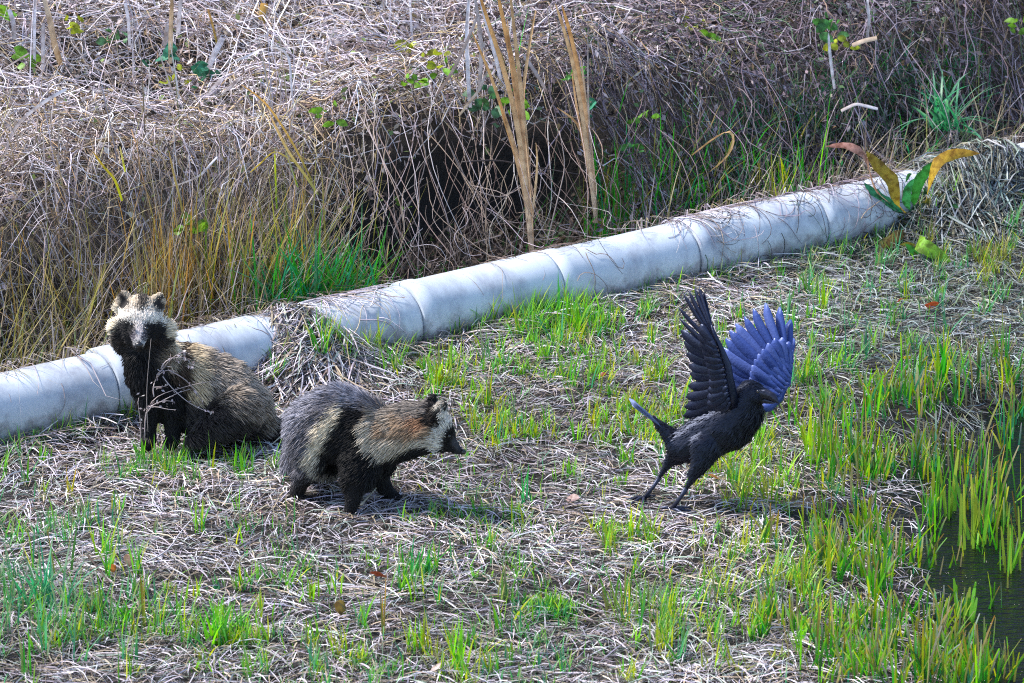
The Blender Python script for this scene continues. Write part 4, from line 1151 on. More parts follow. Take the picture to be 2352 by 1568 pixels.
def crow():
    S = .00041
    def p(zx, zy, y):
        return at(*Z3(zx, zy), y)
    def ch(*pts):
        return [(p(a, b, y), r * S, ys) for a, b, r, y, ys in pts]
    Yb = -1.325
    chains = [
        ch((400, 1040, 42, -1.30, .9), (450, 1090, 82, -1.305, .85), (540, 1070, 122, -1.31, .82), (650, 1010, 150, -1.32, .82), (750, 960, 160, -1.335, .82), (820, 900, 132, -1.345, .85), (850, 830, 96, -1.355, .9), (875, 770, 76, -1.36, .88), (905, 778, 62, -1.37, .85), (930, 795, 42, -1.378, .85)),
        ch((620, 1090, 95, -1.360, .6), (585, 1190, 54, -1.365, .8), (530, 1285, 25, -1.365, .9), (490, 1345, 14, -1.36, 1)),
        ch((460, 1120, 76, -1.28, .6), (400, 1175, 38, -1.272, .8), (355, 1240, 21, -1.27, .9), (330, 1282, 12, -1.27, 1)),
        ch((330, 965, 26, -1.295, 1), (400, 1030, 50, -1.30, .9)),
    ]
    me = blob('crow_body', chains, .0042, 5)
    me.materials.clear(); me.materials.append(M_CROW); me.polygons.foreach_set('use_smooth', np.ones(len(me.polygons), bool))
    base = gnd(*Z3(395, 1490))
    root = thing('crow', 'black crow springing off the straw with both wings raised beside the pond', 'crow', base)
    body = link('body', me, root)
    # short contour feathers give the body a feathered surface
    v, t, nv = mesh_np(me)
    r = np.random.default_rng(5)
    tv = v[t]; ar = np.linalg.norm(np.cross(tv[:, 1] - tv[:, 0], tv[:, 2] - tv[:, 0]), axis=1)
    nh = 9000
    i = r.choice(len(t), nh, p=ar / ar.sum()); u = r.random((nh, 2)); fl = u.sum(1) > 1; u[fl] = 1 - u[fl]
    w = np.stack([1 - u.sum(1), u[:, 0], u[:, 1]], -1)
    q = (tv[i] * w[..., None]).sum(1); n = unit((nv[t[i]] * w[..., None]).sum(1))
    axis = unit(p(430, 1080, -1.3) - p(880, 800, -1.36))
    f = np.tile(axis, (nh, 1)); f = unit(f - n * (f * n).sum(1, keepdims=True) + r.normal(0, .12, (nh, 3)))
    head = np.linalg.norm(q - p(900, 780, -1.37), axis=1) < .05
    L = np.where(head, .008, .017) * r.uniform(.7, 1.3, nh); legz = q[:, 2] < p(540, 1260, -1.36)[2]; L[legz] *= .35; tlz = q[:, 0] < p(420, 1050, -1.3)[0]; L[tlz] *= .45; W_ = np.where(legz | tlz, .5, 1.0)[:, None]
    s = np.cross(n, f); W = np.where(head, .002, .0045)[:, None] * W_
    o0 = q + n * .0005
    P = np.stack([o0, o0 + f * (L * .55)[:, None] + n * .0016, o0 + f * L[:, None] + n * .0022], 1)
    vv, qq = ribbon_arrays(P, np.concatenate([W * .7, W, W * .2], 1), s)
    pm = mesh_from('contour_feathers', vv, qq, M_CROW)
    co = link('contour_feathers', pm, None, kind='stuff'); co.parent = body

    def child(name, me_, par):
        o = bpy.data.objects.new(name, me_); COL.objects.link(o); o.parent = par
        if par is root: o.matrix_parent_inverse = Matrix.Translation(-root.location)
        return o
    # beak
    up = blob('upper_beak', [ch((925, 785, 36, -1.378, .62), (965, 783, 33, -1.390, .55), (1000, 797, 26, -1.400, .5), (1024, 818, 16, -1.407, .45), (1038, 838, 6, -1.411, .5))], .0016, 4)
    lo = blob('lower_beak', [ch((925, 815, 24, -1.378, .65), (965, 824, 18, -1.389, .6), (1000, 832, 11, -1.399, .6), (1018, 836, 5, -1.405, .6))], .0016, 4)
    for m_, nm in ((up, 'upper_beak'), (lo, 'lower_beak')):
        m_.materials.clear(); m_.materials.append(M_BEAK); m_.polygons.foreach_set('use_smooth', np.ones(len(m_.polygons), bool)); child(nm, m_, root)
    ball('eye', p(917, 768, -1.412), .0042, M_EYE, root)
    # legs: shank and toes
    def leg(knee, foot, y0, spread):
        y1 = gnd(*Z3(*foot))
        k = p(*knee, y0); f_ = np.array(y1) + np.array([0, 0, .006])
        mid = (k + f_) / 2 + np.array([.004, 0, .003])
        lg = child('leg', tube_mesh('leg', [k, mid, f_], [.0065, .0048, .0055], M_LEG, 8), root)
        for a_ in spread:
            L_ = .052 if a_ != spread[-1] else .036
            d = np.array([math.cos(a_), math.sin(a_), 0])
            pts = [f_, f_ + d * L_ * .35 + np.array([0, 0, .005]), f_ + d * L_ * .7 + np.array([0, 0, .001]), f_ + d * L_ * .9 + np.array([0, 0, .001]), f_ + d * L_ * 1.08 + np.array([0, 0, -.005])]
            child('toe', tube_mesh('toe', pts, [.005, .0042, .0036, .0026, .0006], M_LEG, 6), lg)
    leg((490, 1345), (398, 1488), -1.362, [-.2, -.75, .35, 2.7])
    leg((330, 1280), (238, 1420), -1.27, [-2.3, -1.7, -2.9, .6])
    # tail
    tl = child('tail', blob('tail', [ch((330, 968, 26, -1.295, 1), (290, 925, 17, -1.292, .8))], .002, 3), root)
    tl.data.materials.clear(); tl.data.materials.append(M_CROW)
    for k in range(9):
        e = (k - 4) / 4.0
        bpt = p(345 + 4 * e, 975 - 3 * e, -1.295 + .010 * e)
        tpt = p(150 + 22 * abs(e) , 808 + 16 * abs(e) + 8 * e, -1.275 + .050 * e)
        child('feather', feather_mesh(bpt, tpt, .032, (.5, -.10 * e, .85), M_TAIL, .01, 0, .2), tl)

    def wing(arm, feathers, coverts, nrm, mat, cmat):
        am = tube_mesh('wing', [p(*q_[:3]) for q_ in arm], [q_[3] * S for q_ in arm], mat, 8)
        wo = child('wing', am, root)
        for k, (b0, t0, wd, bend, curl) in enumerate(feathers):
            off = np.array(nrm) / np.linalg.norm(nrm) * (.0012 * (k % 2) - .0012 * k * .25)
            child('feather', feather_mesh(p(*b0) + off, p(*t0) + off, wd * S, np.array(nrm) + np.array([random.uniform(-.12, .12), 0, random.uniform(-.12, .12)]), mat if (mat is M_FEATHER or k % 3) else M_FEATHER_C, bend, curl, .8 if wd < 50 else .45), wo)
        for k, (b0, t0, wd) in enumerate(coverts):
            off = np.array(nrm) / np.linalg.norm(nrm) * (.006 + .0008 * (k % 3))
            c_ = child('feather', feather_mesh(p(*b0) + off, p(*t0) + off, wd * S, np.array(nrm) + np.array([random.uniform(-.15, .15), 0, random.uniform(-.15, .15)]), cmat if (cmat is M_FEATHER or k % 2) else M_FEATHER_C, .05, 0, .1), wo)
    # far wing, its broad inner face towards the camera
    n2 = (-.30, -.88, .36)
    arm = [(905, 880, -1.30, 30), (985, 860, -1.285, 30), (1050, 805, -1.265, 26), (1092, 720, -1.25, 22), (1108, 640, -1.245, 17), (1118, 560, -1.24, 9)]
    fe = []
    tips = [(1128, 445), (1112, 335), (1045, 262), (962, 240), (888, 272), (835, 322), (785, 362), (748, 402), (722, 452), (706, 505), (706, 560), (716, 610), (730, 660), (748, 705), (765, 745), (775, 780)]
    bases = [(1112, 590), (1108, 610), (1104, 630), (1099, 650), (1093, 668), (1087, 686), (1080, 704), (1072, 720), (1063, 736), (1053, 752), (1040, 768), (1026, 784), (1010, 800), (992, 815), (972, 828), (950, 840)]
    for k, (b_, t_) in enumerate(zip(bases, tips)):
        e = k / 15
        fe.append(((b_[0], b_[1], -1.245 - .030 * e), (t_[0], t_[1], -1.185 - .04 * e), 60 if k < 6 else 72, .02, .03))
    cv = []
    for row, (f0, f1, wd, nn) in enumerate([(.0, .50, 60, 15), (.0, .34, 52, 14), (-.03, .2, 44, 12)]):
        for k in range(nn):
            e = k / (nn - 1); i_ = e * 14.99; a_ = int(i_); fr = i_ - a_
            b_ = np.array(bases[a_]) * (1 - fr) + np.array(bases[min(a_ + 1, 15)]) * fr
            t_ = np.array(tips[a_]) * (1 - fr) + np.array(tips[min(a_ + 1, 15)]) * fr
            q0 = b_ + (t_ - b_) * f0; q1 = b_ + (t_ - b_) * f1
            yy = -1.247 - .03 * e - .004 * row
            cv.append(((q0[0] + 10 * row, q0[1] + 4 * row, yy), (q1[0], q1[1], yy + .012), wd))
    wing(arm, fe, cv, n2, M_FEATHER_B, M_FEATHER_B)
    # near wing, raised beside the back and seen nearly along its surface
    n1 = (-.52, -.80, .25)
    arm = [(770, 850, -1.375, 36), (760, 780, -1.385, 34), (745, 690, -1.39, 28), (735, 610, -1.39, 24), (700, 520, -1.385, 18), (660, 430, -1.38, 12), (640, 370, -1.375, 6)]
    fe = []
    tips = [(598, 175), (572, 138), (545, 150), (512, 165), (478, 178), (450, 262), (443, 330), (455, 400), (470, 470), (485, 540), (497, 610), (505, 660), (492, 735), (480, 800), (468, 860), (462, 915), (520, 935), (600, 915)]
    bases = [(650, 400), (655, 420), (660, 445), (668, 470), (676, 495), (684, 520), (694, 545), (704, 568), (712, 590), (720, 612), (727, 635), (733, 660), (738, 690), (742, 720), (746, 750), (750, 780), (755, 808), (760, 830)]
    for k, (b_, t_) in enumerate(zip(bases, tips)):
        e = k / 17
        fe.append(((b_[0], b_[1], -1.375 - .012 * e), (t_[0], t_[1], -1.325 + .02 * e), 30 if k < 7 else 66, .03, -.04 if k < 6 else .02))
    cv = []
    for row, (f0, f1, wd, nn) in enumerate([(.0, .45, 58, 14), (.0, .28, 50, 12)]):
        for k in range(nn):
            e = .25 + .75 * k / (nn - 1); i_ = e * 16.99; a_ = int(i_); fr = i_ - a_
            b_ = np.array(bases[a_]) * (1 - fr) + np.array(bases[a_ + 1]) * fr; t_ = np.array(tips[a_]) * (1 - fr) + np.array(tips[a_ + 1]) * fr
            q0 = b_ + (t_ - b_) * f0; q1 = b_ + (t_ - b_) * f1
            yy = -1.385 - .012 * e
            cv.append(((q0[0], q0[1], yy - .004 * row), (q1[0], q1[1], yy + .02), wd))
    wing(arm, fe, cv, n1, M_FEATHER, M_FEATHER)
    return root
crow()

# ------------------------------------------------------------------ single plants and small things
Z4 = zoomer(1600, 0, 900 / 1411)
Z5 = zoomer(0, 0, 1300 / 2265)
Z6 = zoomer(2500, 0, 1398 / 1993)
Z8 = zoomer(0, 1700, 1300 / 2267)

def on_thatch(px, py):
    """where the line of sight meets the top of the growth on the bank"""
    d = ray(px, py)
    for Y in np.arange(-1.2, 4.5, .02):
        q = CAM + d * ((Y - CAM[1]) / d[1])
        if q[1] > pipe_y(q[0]) + .12 and q[2] <= max(float(thatch_z(q[0], q[1])), float(ground_z(q[0], q[1]))):
            return q
    return q

def smooth_path(pts, K):
    P = np.array(pts, float)
    d = np.concatenate([[0], np.cumsum(np.linalg.norm(np.diff(P, axis=0), axis=1))]); d /= d[-1]
    t = np.linspace(0, 1, K)
    Q = np.stack([np.interp(t, d, P[:, i]) for i in range(3)], -1)
    for _ in range(2):
        Q[1:-1] = (Q[:-2] + 2 * Q[1:-1] + Q[2:]) / 4
    return Q

def leaf_mesh(name, pts, width, cols, mat, side=(1, 0, 0), prof=None, fold=.18, wave=0.0, K=10, smooth=True, rs=None):
    """a leaf along a path: two halves folded at the midrib, edges wavy; cols = base colour, tip colour"""
    P = smooth_path(pts, K) if smooth else np.array(pts, float)
    K = len(P)
    tan = unit(np.gradient(P, axis=0))
    s = np.array(side, float)[None, :] - tan * (tan @ np.array(side, float))[:, None]; s = unit(s)
    n = np.cross(s, tan)
    t = np.linspace(0, 1, K)
    pr = np.interp(t, *(prof or ([0, .15, .45, .75, .93, 1], [.25, .7, 1, .8, .35, .03])))
    w = width * .5 * pr
    r = rs or random
    wl = wave * np.array([r.uniform(-1, 1) for _ in range(K)]); wr = wave * np.array([r.uniform(-1, 1) for _ in range(K)])
    Lf = P - s * (w * (1 + .5 * wl))[:, None] + n * (w * (fold + wl))[:, None]
    Rt = P + s * (w * (1 + .5 * wr))[:, None] + n * (w * (fold + wr))[:, None]
    v = np.stack([Lf, P, Rt], 1).reshape(-1, 3)
    i = np.arange(K - 1) * 3
    f = np.concatenate([np.stack([i, i + 1, i + 4, i + 3], -1), np.stack([i + 1, i + 2, i + 5, i + 4], -1)])
    c0, c1 = np.array(cols[0]), np.array(cols[1])
    c = c0[None] * (1 - t[:, None]) + c1[None] * t[:, None]
    c = c * np.array([[r.uniform(.88, 1.12)] for _ in range(K)])
    cc = np.stack([c * .95, c * 1.15, c], 1).reshape(-1, 3)
    return mesh_from(name, v, f, mat, True, cc)

REED = ([0, .08, .3, .7, .92, 1], [.7, .95, 1, .95, .7, .25])
STUB = ([0, .1, .9, 1], [.9, 1, 1, .85])
TAN = (.66, .42, .21); ORT = (.74, .38, .12); PALEL = (.76, .71, .77); GREYL = (.48, .42, .43); CRM = (.66, .52, .39)

def part(name, me, root):
    o = bpy.data.objects.new(name, me); COL.objects.link(o); o.parent = root
    o.matrix_parent_inverse = Matrix.Translation(-root.location)
    return o

def reeds():
    Y = .47
    base = at(*Z4(665, 1500), Y); base[2] = float(ground_z(base[0], base[1]))
    root = thing('reed_clump', 'tall clump of dry orange-tan reed leaves rising behind the middle of the pipe', 'reeds', base, 'dry reed clumps')
    L = [([(672, 1530), (668, 1465), (655, 1300), (630, 1150), (590, 950), (545, 800), (480, 640), (440, 480), (370, 330), (310, 190)], 30, CRM, ORT),
         ([(664, 1530), (660, 1450), (640, 1200), (610, 950), (575, 700), (510, 450), (450, 250), (380, 60), (340, -80)], 40, CRM, ORT),
         ([(668, 1530), (662, 1400), (640, 1100), (615, 850), (590, 600), (545, 350), (500, 150), (455, -70)], 44, CRM, ORT),
         ([(670, 1530), (668, 1400), (650, 1050), (630, 800), (610, 600), (580, 350), (560, 150), (530, -90)], 34, CRM, TAN),
         ([(676, 1530), (665, 1350), (640, 1000), (604, 650), (625, 450), (655, 250), (688, 60)], 30, CRM, TAN),
         ([(660, 1530), (665, 1300), (690, 1100), (700, 950), (690, 850)], 20, CRM, TAN),
         ([(668, 1530), (648, 1250), (622, 980), (596, 760), (560, 520), (530, 300), (520, 120)], 30, CRM, TAN),
         ([(655, 1500), (630, 1200), (585, 1000), (560, 900), (500, 720), (470, 600)], 22, CRM, ORT)]
    for k, (pp, w, c0, c1) in enumerate(L):
        yy = lambda j: Y + .010 * (k % 4 - 1.5) - .016 * j * (1 if k % 2 else .4)
        pts = [at(*Z4(*q), yy(j)) for j, q in enumerate(pp)]
        a_ = random.uniform(-.5, .5)
        part('reed_leaf', leaf_mesh('reed_leaf', pts, w * .00036, (c0, c1), M_REED, (math.cos(a_), math.sin(a_), 0), REED, .35, 0, 16), root)
    # second clump
    Y = .76
    base = at(*Z4(1045, 1300), Y); base[2] = float(ground_z(base[0], base[1]))
    root = thing('reed_clump', 'slimmer clump of dry tan reed leaves to the right of the orange-tan one', 'reeds', base, 'dry reed clumps')
    L = [([(1048, 1330), (1040, 1250), (1010, 1000), (975, 750), (930, 450), (880, 250), (830, 80), (805, 20)], 38, CRM, TAN),
         ([(1050, 1330), (1045, 1200), (1020, 1000), (990, 700), (950, 450), (900, 200), (845, 30)], 44, CRM, ORT),
         ([(1044, 1330), (1040, 1100), (1020, 900), (985, 600), (960, 350)], 28, CRM, CRM),
         ([(1052, 1330), (1030, 1050), (1010, 850), (1000, 500), (1000, 230)], 18, CRM, GREYL),
         ([(1048, 1330), (1000, 1000), (960, 800), (925, 600), (905, 430)], 24, CRM, TAN),
         ([(1050, 1300), (1010, 960), (945, 720), (880, 680), (815, 640)], 28, CRM, TAN)]
    for k, (pp, w, c0, c1) in enumerate(L):
        pts = [at(*Z4(*q), Y + .012 * (k % 3 - 1) - .018 * j) for j, q in enumerate(pp)]
        a_ = random.uniform(-.4, .4)
        part('reed_leaf', leaf_mesh('reed_leaf', pts, w * .00032, (c0, c1), M_REED, (math.cos(a_), math.sin(a_), 0), REED, .35, 0, 14), root)
    # loose dry reeds standing or fallen in the tangle
    G = 'loose dry reeds in the tangle'
    S4, S5, S6 = .00046, .00043, .00052
    for z, s, pp, w, c0, c1, lab in [
        (Z4, S4, [(300, 640), (290, 560), (284, 400), (276, 200), (290, 0), (300, -60)], 26, PALEL, PALEL, 'white flat reed hanging upright just left of the orange-tan clump'),
        (Z4, S4, [(480, 470), (440, 300), (400, 150), (350, -30)], 24, PALEL, PALEL, 'white reed leaning across the front of the orange-tan clump'),
        (Z4, S4, [(350, 540), (366, 300), (346, 100), (320, -40)], 26, GREYL, GREYL, 'grey reed between the white reed and the orange-tan clump'),
        (Z4, S4, [(100, 560), (190, 430), (300, 200), (350, 60)], 22, (.33, .24, .22), GREYL, 'brown-grey reed slanting up left of the orange-tan clump'),
        (Z4, S4, [(620, 330), (680, 420), (730, 500), (760, 560)], 24, GREYL, (.36, .28, .27), 'short brown-grey reed slanting down between the two clumps'),
        (Z4, S4, [(230, 690), (290, 610), (350, 540), (400, 420)], 18, CRM, GREYL, 'pale broken reed below the white hanging reed'),
        (Z5, S5, [(230, 420), (228, 250), (232, 100), (238, -50)], 22, PALEL, PALEL, 'tall white upright reed in the upper left corner'),
        (Z5, S5, [(284, 460), (285, 300), (288, 150)], 24, PALEL, GREYL, 'short white reed stub beside the tall white upright reed'),
        (Z5, S5, [(405, 430), (360, 280), (330, 120), (285, -40)], 42, TAN, CRM, 'broad tan reed leaf leaning in the upper left corner'),
        (Z5, S5, [(1128, 420), (1132, 200), (1138, 50), (1142, -50)], 30, CRM, TAN, 'tan upright reed near the top edge left of the middle'),
        (Z5, S5, [(1100, 300), (1108, 220), (1115, 160)], 40, GREYL, GREYL, 'broad pale reed stub behind the tan upright reed'),
        (Z5, S5, [(1380, 450), (1420, 360), (1476, 250)], 40, PALEL, PALEL, 'short broad white reed piece leaning over the tangle'),
        (Z5, S5, [(1560, 400), (1650, 378), (1700, 330), (1780, 308), (1870, 312), (1920, 335), (1928, 500), (1935, 640), (1955, 740)], 17, PALEL, PALEL, 'white reed bent over into a square arch'),
        (Z5, S5, [(440, 590), (330, 650), (200, 745), (110, 830), (60, 920), (30, 1040)], 24, PALEL, GREYL, 'long pale reed arching down to the left edge'),
        (Z5, S5, [(1440, 1040), (1400, 1080), (1340, 1160), (1230, 1210), (1080, 1255)], 14, PALEL, GREYL, 'curled white reed strip in the stalks above the sitting animal'),
        (Z5, S5, [(1370, 640), (1420, 570), (1480, 515)], 30, PALEL, PALEL, 'short white reed flake under the square arch'),
        (Z5, S5, [(1470, 620), (1540, 560), (1600, 510)], 24, PALEL, GREYL, 'thin white reed flake beside the square arch'),
        (Z5, S5, [(860, 300), (850, 120), (830, 20)], 22, PALEL, PALEL, 'pale reed among others near the top edge'),
        (Z5, S5, [(1180, 220), (1190, 80), (1200, -40)], 30, PALEL, GREYL, 'pale broad reed right of the tan upright one'),
        (Z5, S5, [(60, 60), (90, 150), (95, 260)], 30, PALEL, GREYL, 'pale reed at the far upper left'),
        (Z5, S5, [(0, 470), (80, 420), (190, 350)], 16, PALEL, GREYL, 'thin pale reed crossing at the left edge'),
        (Z5, S5, [(1750, 20), (1740, 90), (1735, 150)], 60, (.40, .22, .05), (.34, .26, .05), 'blurred orange-olive leaf at the top edge'),
        (Z5, S5, [(1440, 290), (1410, 160), (1380, 60)], 16, (.36, .28, .05), ORT, 'narrow orange leaf near the top edge'),
        (Z6, S6, [(965, 480), (950, 380), (938, 280), (932, 180)], 18, PALEL, PALEL, 'white broken stalk on the right part of the bank'),
        (Z6, S6, [(1140, 210), (1155, 110), (1145, 10), (1140, -40)], 18, GREYL, PALEL, 'pale stalk at the top right of the bank'),
        (Z6, S6, [(1060, 245), (1120, 220), (1195, 205)], 26, (.46, .36, .30), CRM, 'short cream reed piece lying on the right part of the bank'),
        (Z6, S6, [(190, 840), (290, 760), (400, 690), (430, 740), (400, 840), (290, 930)], 16, TAN, TAN, 'tan grass leaf bent into a hook above the pipe'),
        (Z6, S6, [(1000, 600), (1080, 560), (1200, 590)], 18, GREYL, PALEL, 'pale flat straw lying near the dark green tuft'),
    ]:
        pxs = [z(*q) for q in pp]
        b = on_thatch(*max(pxs, key=lambda q: q[1]))
        Y = b[1] - .09
        pts = [at(*q, Y - .01 * math.sin(j)) for j, q in enumerate(pxs)]
        root = thing('dry_reed', lab, 'reed', pts[0], G)
        a_ = random.uniform(-.35, .35)
        me = leaf_mesh('dry_reed', pts, w * s, (c0, c1), M_REED, (math.cos(a_), math.sin(a_), .2) if abs(pts[0][2] - pts[-1][2]) > .03 else (0, .5, 1), STUB if len(pp) < 4 else REED, .3, 0, 14)
        COL.objects.unlink(root); bpy.data.objects.remove(root)
        me.transform(Matrix.Translation(-Vector(pts[0])))
        link('dry_reed', me, None, lab, 'reed', G, None, tuple(pts[0]))
    # long living stalks on the left
    G = 'tall yellow-green stalks on the bank'
    for z, pp, w, c0, c1, lab in [
        (Z5, [(2075, 1210), (2000, 1060), (1950, 960), (1850, 800), (1750, 660), (1600, 560)], 14, G_OLV, ORT, 'long arching stalk, olive below and rusty orange above'),
        (Z5, [(2110, 1290), (2040, 1180), (1960, 1080), (1880, 950), (1790, 760)], 18, (.26, .30, .10), TAN, 'olive grass leaf below the long arching stalk'),
        (Z5, [(1975, 1240), (1930, 1110), (1890, 990)], 12, (.20, .34, .04), G_OLV, 'short bright yellow-green stalk beside the olive leaf'),
        (Z5, [(1835, 1390), (1828, 1200), (1822, 1000)], 13, (.20, .36, .03), G_YEL, 'upright bright green stalk behind the green clump'),
        (Z5, [(1660, 1140), (1740, 1070), (1820, 988), (1900, 1040), (1990, 1100)], 13, (.40, .30, .04), (.33, .27, .06), 'yellow grass leaf bent into a peak'),
        (Z5, [(1240, 1560), (1190, 1300), (1150, 1150), (1120, 1000)], 14, G_OLV, (.34, .24, .12), 'brown-olive upright leaf above the sitting animal'),
        (Z5, [(810, 1330), (760, 1180), (690, 1110), (620, 1010)], 16, G_YEL, (.45, .28, .05), 'yellow leaf standing in the left stalks'),
        (Z5, [(830, 1140), (810, 1040), (795, 970)], 12, G_YEL, G_TAN, 'short yellow leaf tip in the left stalks'),
    ]:
        pxs = [z(*q) for q in pp]
        b = on_thatch(*max(pxs, key=lambda q: q[1])); Y = b[1] - .06
        pts = [np.array(at(*q, Y - .012 * j)) for j, q in enumerate(pxs)]
        me = leaf_mesh('grass_stalk', pts, w * .00043, (c0, c1), M_GRASS, (1, .3, 0), REED, .3, 0, 14)
        me.transform(Matrix.Translation(-Vector(pts[0])))
        link('grass_stalk', me, None, lab, 'grass stalk', G, None, tuple(pts[0]))
reeds()

def dock_plant():
    base = gnd(2120, 520)
    Y = base[1] - .05
    root = thing('dock_plant', 'dock plant with big yellow, pink and green leaves standing over the pipe', 'plant', base)
    D = [([(2075, 500), (2010, 440), (1985, 345), (1945, 330), (1897, 336)], 34, (.40, .28, .20), (.52, .25, .22), .0),
         ([(2090, 510), (2060, 470), (2050, 410), (2020, 385), (1990, 348)], 52, (.26, .20, .03), (.36, .26, .04), .02),
         ([(2090, 515), (2060, 480), (2020, 455), (1985, 420)], 44, (.03, .16, .09), (.03, .19, .12), -.03),
         ([(2095, 510), (2098, 470), (2108, 420), (2142, 372)], 46, (.05, .30, .04), (.04, .24, .05), -.02),
         ([(2100, 515), (2080, 470), (2085, 430), (2100, 410)], 34, (.05, .30, .10), (.06, .34, .12), -.05),
         ([(2110, 510), (2130, 440), (2150, 370), (2190, 350), (2250, 352)], 44, (.36, .30, .03), (.55, .30, .03), .03),
         ([(2110, 530), (2108, 560), (2140, 575), (2185, 602)], 60, (.20, .30, .03), (.18, .42, .03), -.12),
         ([(2080, 515), (2060, 540), (2045, 560), (2020, 575)], 40, (.10, .08, .02), (.20, .12, .03), -.08),
         ([(2110, 510), (2140, 520), (2170, 510), (2195, 500)], 34, (.06, .16, .04), (.14, .20, .04), -.02)]
    for pp, w, c0, c1, dy in D:
        low = max(pp[1:], key=lambda q: q[1])
        Yl = min(Y, gnd(*low)[1] - .03)
        xl = at(*low, Yl)[0]
        if abs(Yl - pipe_y(xl)) < .13: Yl = float(pipe_y(xl)) - .14
        pts = [at(*q, Yl + dy * .3 * j / (len(pp) - 1)) for j, q in enumerate(pp)]
        pts[0] = base + (pts[0] - base) * .3
        dl = pts[-1] - pts[-2]; sd = np.cross(dl, FWD); sd = sd / np.linalg.norm(sd) + np.array([0, random.uniform(-.5, .5), 0])
        part('leaf', leaf_mesh('leaf', pts, w * .0008, (c0, c1), M_LEAF, tuple(sd), ([0, .42, .5, .68, .85, .95, 1], [.08, .11, .6, 1, .85, .45, .05]), .14, .22, 20), root)
    for k in range(22):
        px, py = random.gauss(2105, 45), random.gauss(515, 38)
        g = gnd(px, py); p0 = at(px, py, min(g[1], Y) - random.uniform(.01, .05)); p0[2] = max(p0[2], float(ground_z(p0[0], p0[1])) + .03)
        d = np.array([random.uniform(-1, 1), random.uniform(-.6, .2), random.uniform(-.2, .8)]); d /= np.linalg.norm(d); L = random.uniform(.03, .07)
        cc = random.choice([(.04, .22, .05), (.03, .17, .09), (.10, .30, .03), (.16, .16, .03), (.03, .12, .04)])
        part('leaf', leaf_mesh('leaf', [p0 - d * L * .6 - np.array([0, 0, .02]), p0, p0 + d * L * .6 - np.array([0, 0, .006])], L * .36, (cc, cc), M_LEAF, (random.uniform(-1, 1), random.uniform(-.3, .3), random.uniform(-1, 1)), ([0, .3, .6, .85, 1], [.1, .7, 1, .6, .05]), .15, .15, 8), root)
    part('stem', tube_mesh('stem', [base - np.array([0, 0, .02]), base + np.array([.01, 0, .06]), base + np.array([.015, -.005, .12])], [.006, .005, .003], M_LEAF, 6, (.20, .12, .06)), root)
dock_plant()

def dry_weed():
    b = gnd(*Z1(600, 1330)); Y = -1.02
    root = thing('dry_weed', 'wiry dead weed with curled seed sprays in front of the sitting animal', 'weed', gnd(*Z1(560, 1400)))
    S = .000299
    br = [[(560, 1400), (565, 1200), (575, 1130), (640, 1030), (780, 980), (900, 950), (1000, 915), (1130, 900)],
          [(565, 1250), (575, 1130), (650, 1110), (760, 1140), (830, 1140)],
          [(570, 1180), (640, 1090), (740, 1060), (820, 1075)],
          [(640, 1030), (630, 960), (645, 900), (700, 820), (780, 795), (830, 815)],
          [(660, 880), (670, 820), (720, 800), (750, 740), (820, 680), (880, 645), (940, 660)],
          [(700, 790), (740, 720), (850, 690), (920, 700), (970, 770)],
          [(645, 950), (720, 940), (740, 945)],
          [(715, 855), (760, 920), (850, 1010), (950, 1090), (1050, 1140), (1135, 1170)],
          [(760, 800), (860, 850), (940, 910), (990, 980), (1040, 1040), (1065, 1100)],
          [(575, 1130), (720, 1060), (860, 990), (950, 965)],
          [(525, 1450), (530, 1300), (520, 1180), (500, 1080), (515, 1000), (540, 1030)]]
    for k, pp in enumerate(br):
        pts = smooth_path([at(*Z1(*q), Y + .012 * math.sin(k * 2.1 + j * .7)) for j, q in enumerate(pp)], 14)
        c = (.40, .34, .34) if k % 2 else (.30, .25, .25)
        bo = part('branch', tube_mesh('branch', pts, list(np.linspace(.0016, .0007, 14)), M_VINE, 4, c), root)
        F = Field(); n = 9 if k not in (4, 5) else 26
        i = rng.integers(4, 14, n); c0 = pts[i] + rng.normal(0, .003, (n, 3))
        a = unit(rng.normal(0, 1, (n, 3))); b_ = unit(np.cross(a, rng.normal(0, 1, (n, 3))))
        L = U(.003, .0065, n)[:, None]
        c0 = c0 + a * L
        v = np.stack([c0 - a * L, c0 + b_ * L * .5, c0 + a * L, c0 - b_ * L * .5], 1).reshape(-1, 3)
        F.tri(v, np.arange(n * 4).reshape(-1, 4), np.repeat(pick(n, [(.46, .40, .42), (.25, .20, .20)], [2, 1]), 4, 0))
        so = bpy.data.objects.new('seed_husks', F.mesh('seed_husks', M_DEADLEAF)); COL.objects.link(so); so.parent = bo; so['kind'] = 'stuff'
    pts = smooth_path([at(*Z1(*q), Y - .05) for q in [(590, 1330), (575, 1000), (600, 700), (617, 535)]], 10)
    part('stem', tube_mesh('stem', pts, list(np.linspace(.0012, .0006, 10)), M_VINE, 4, (.22, .19, .18)), root)
dry_weed()

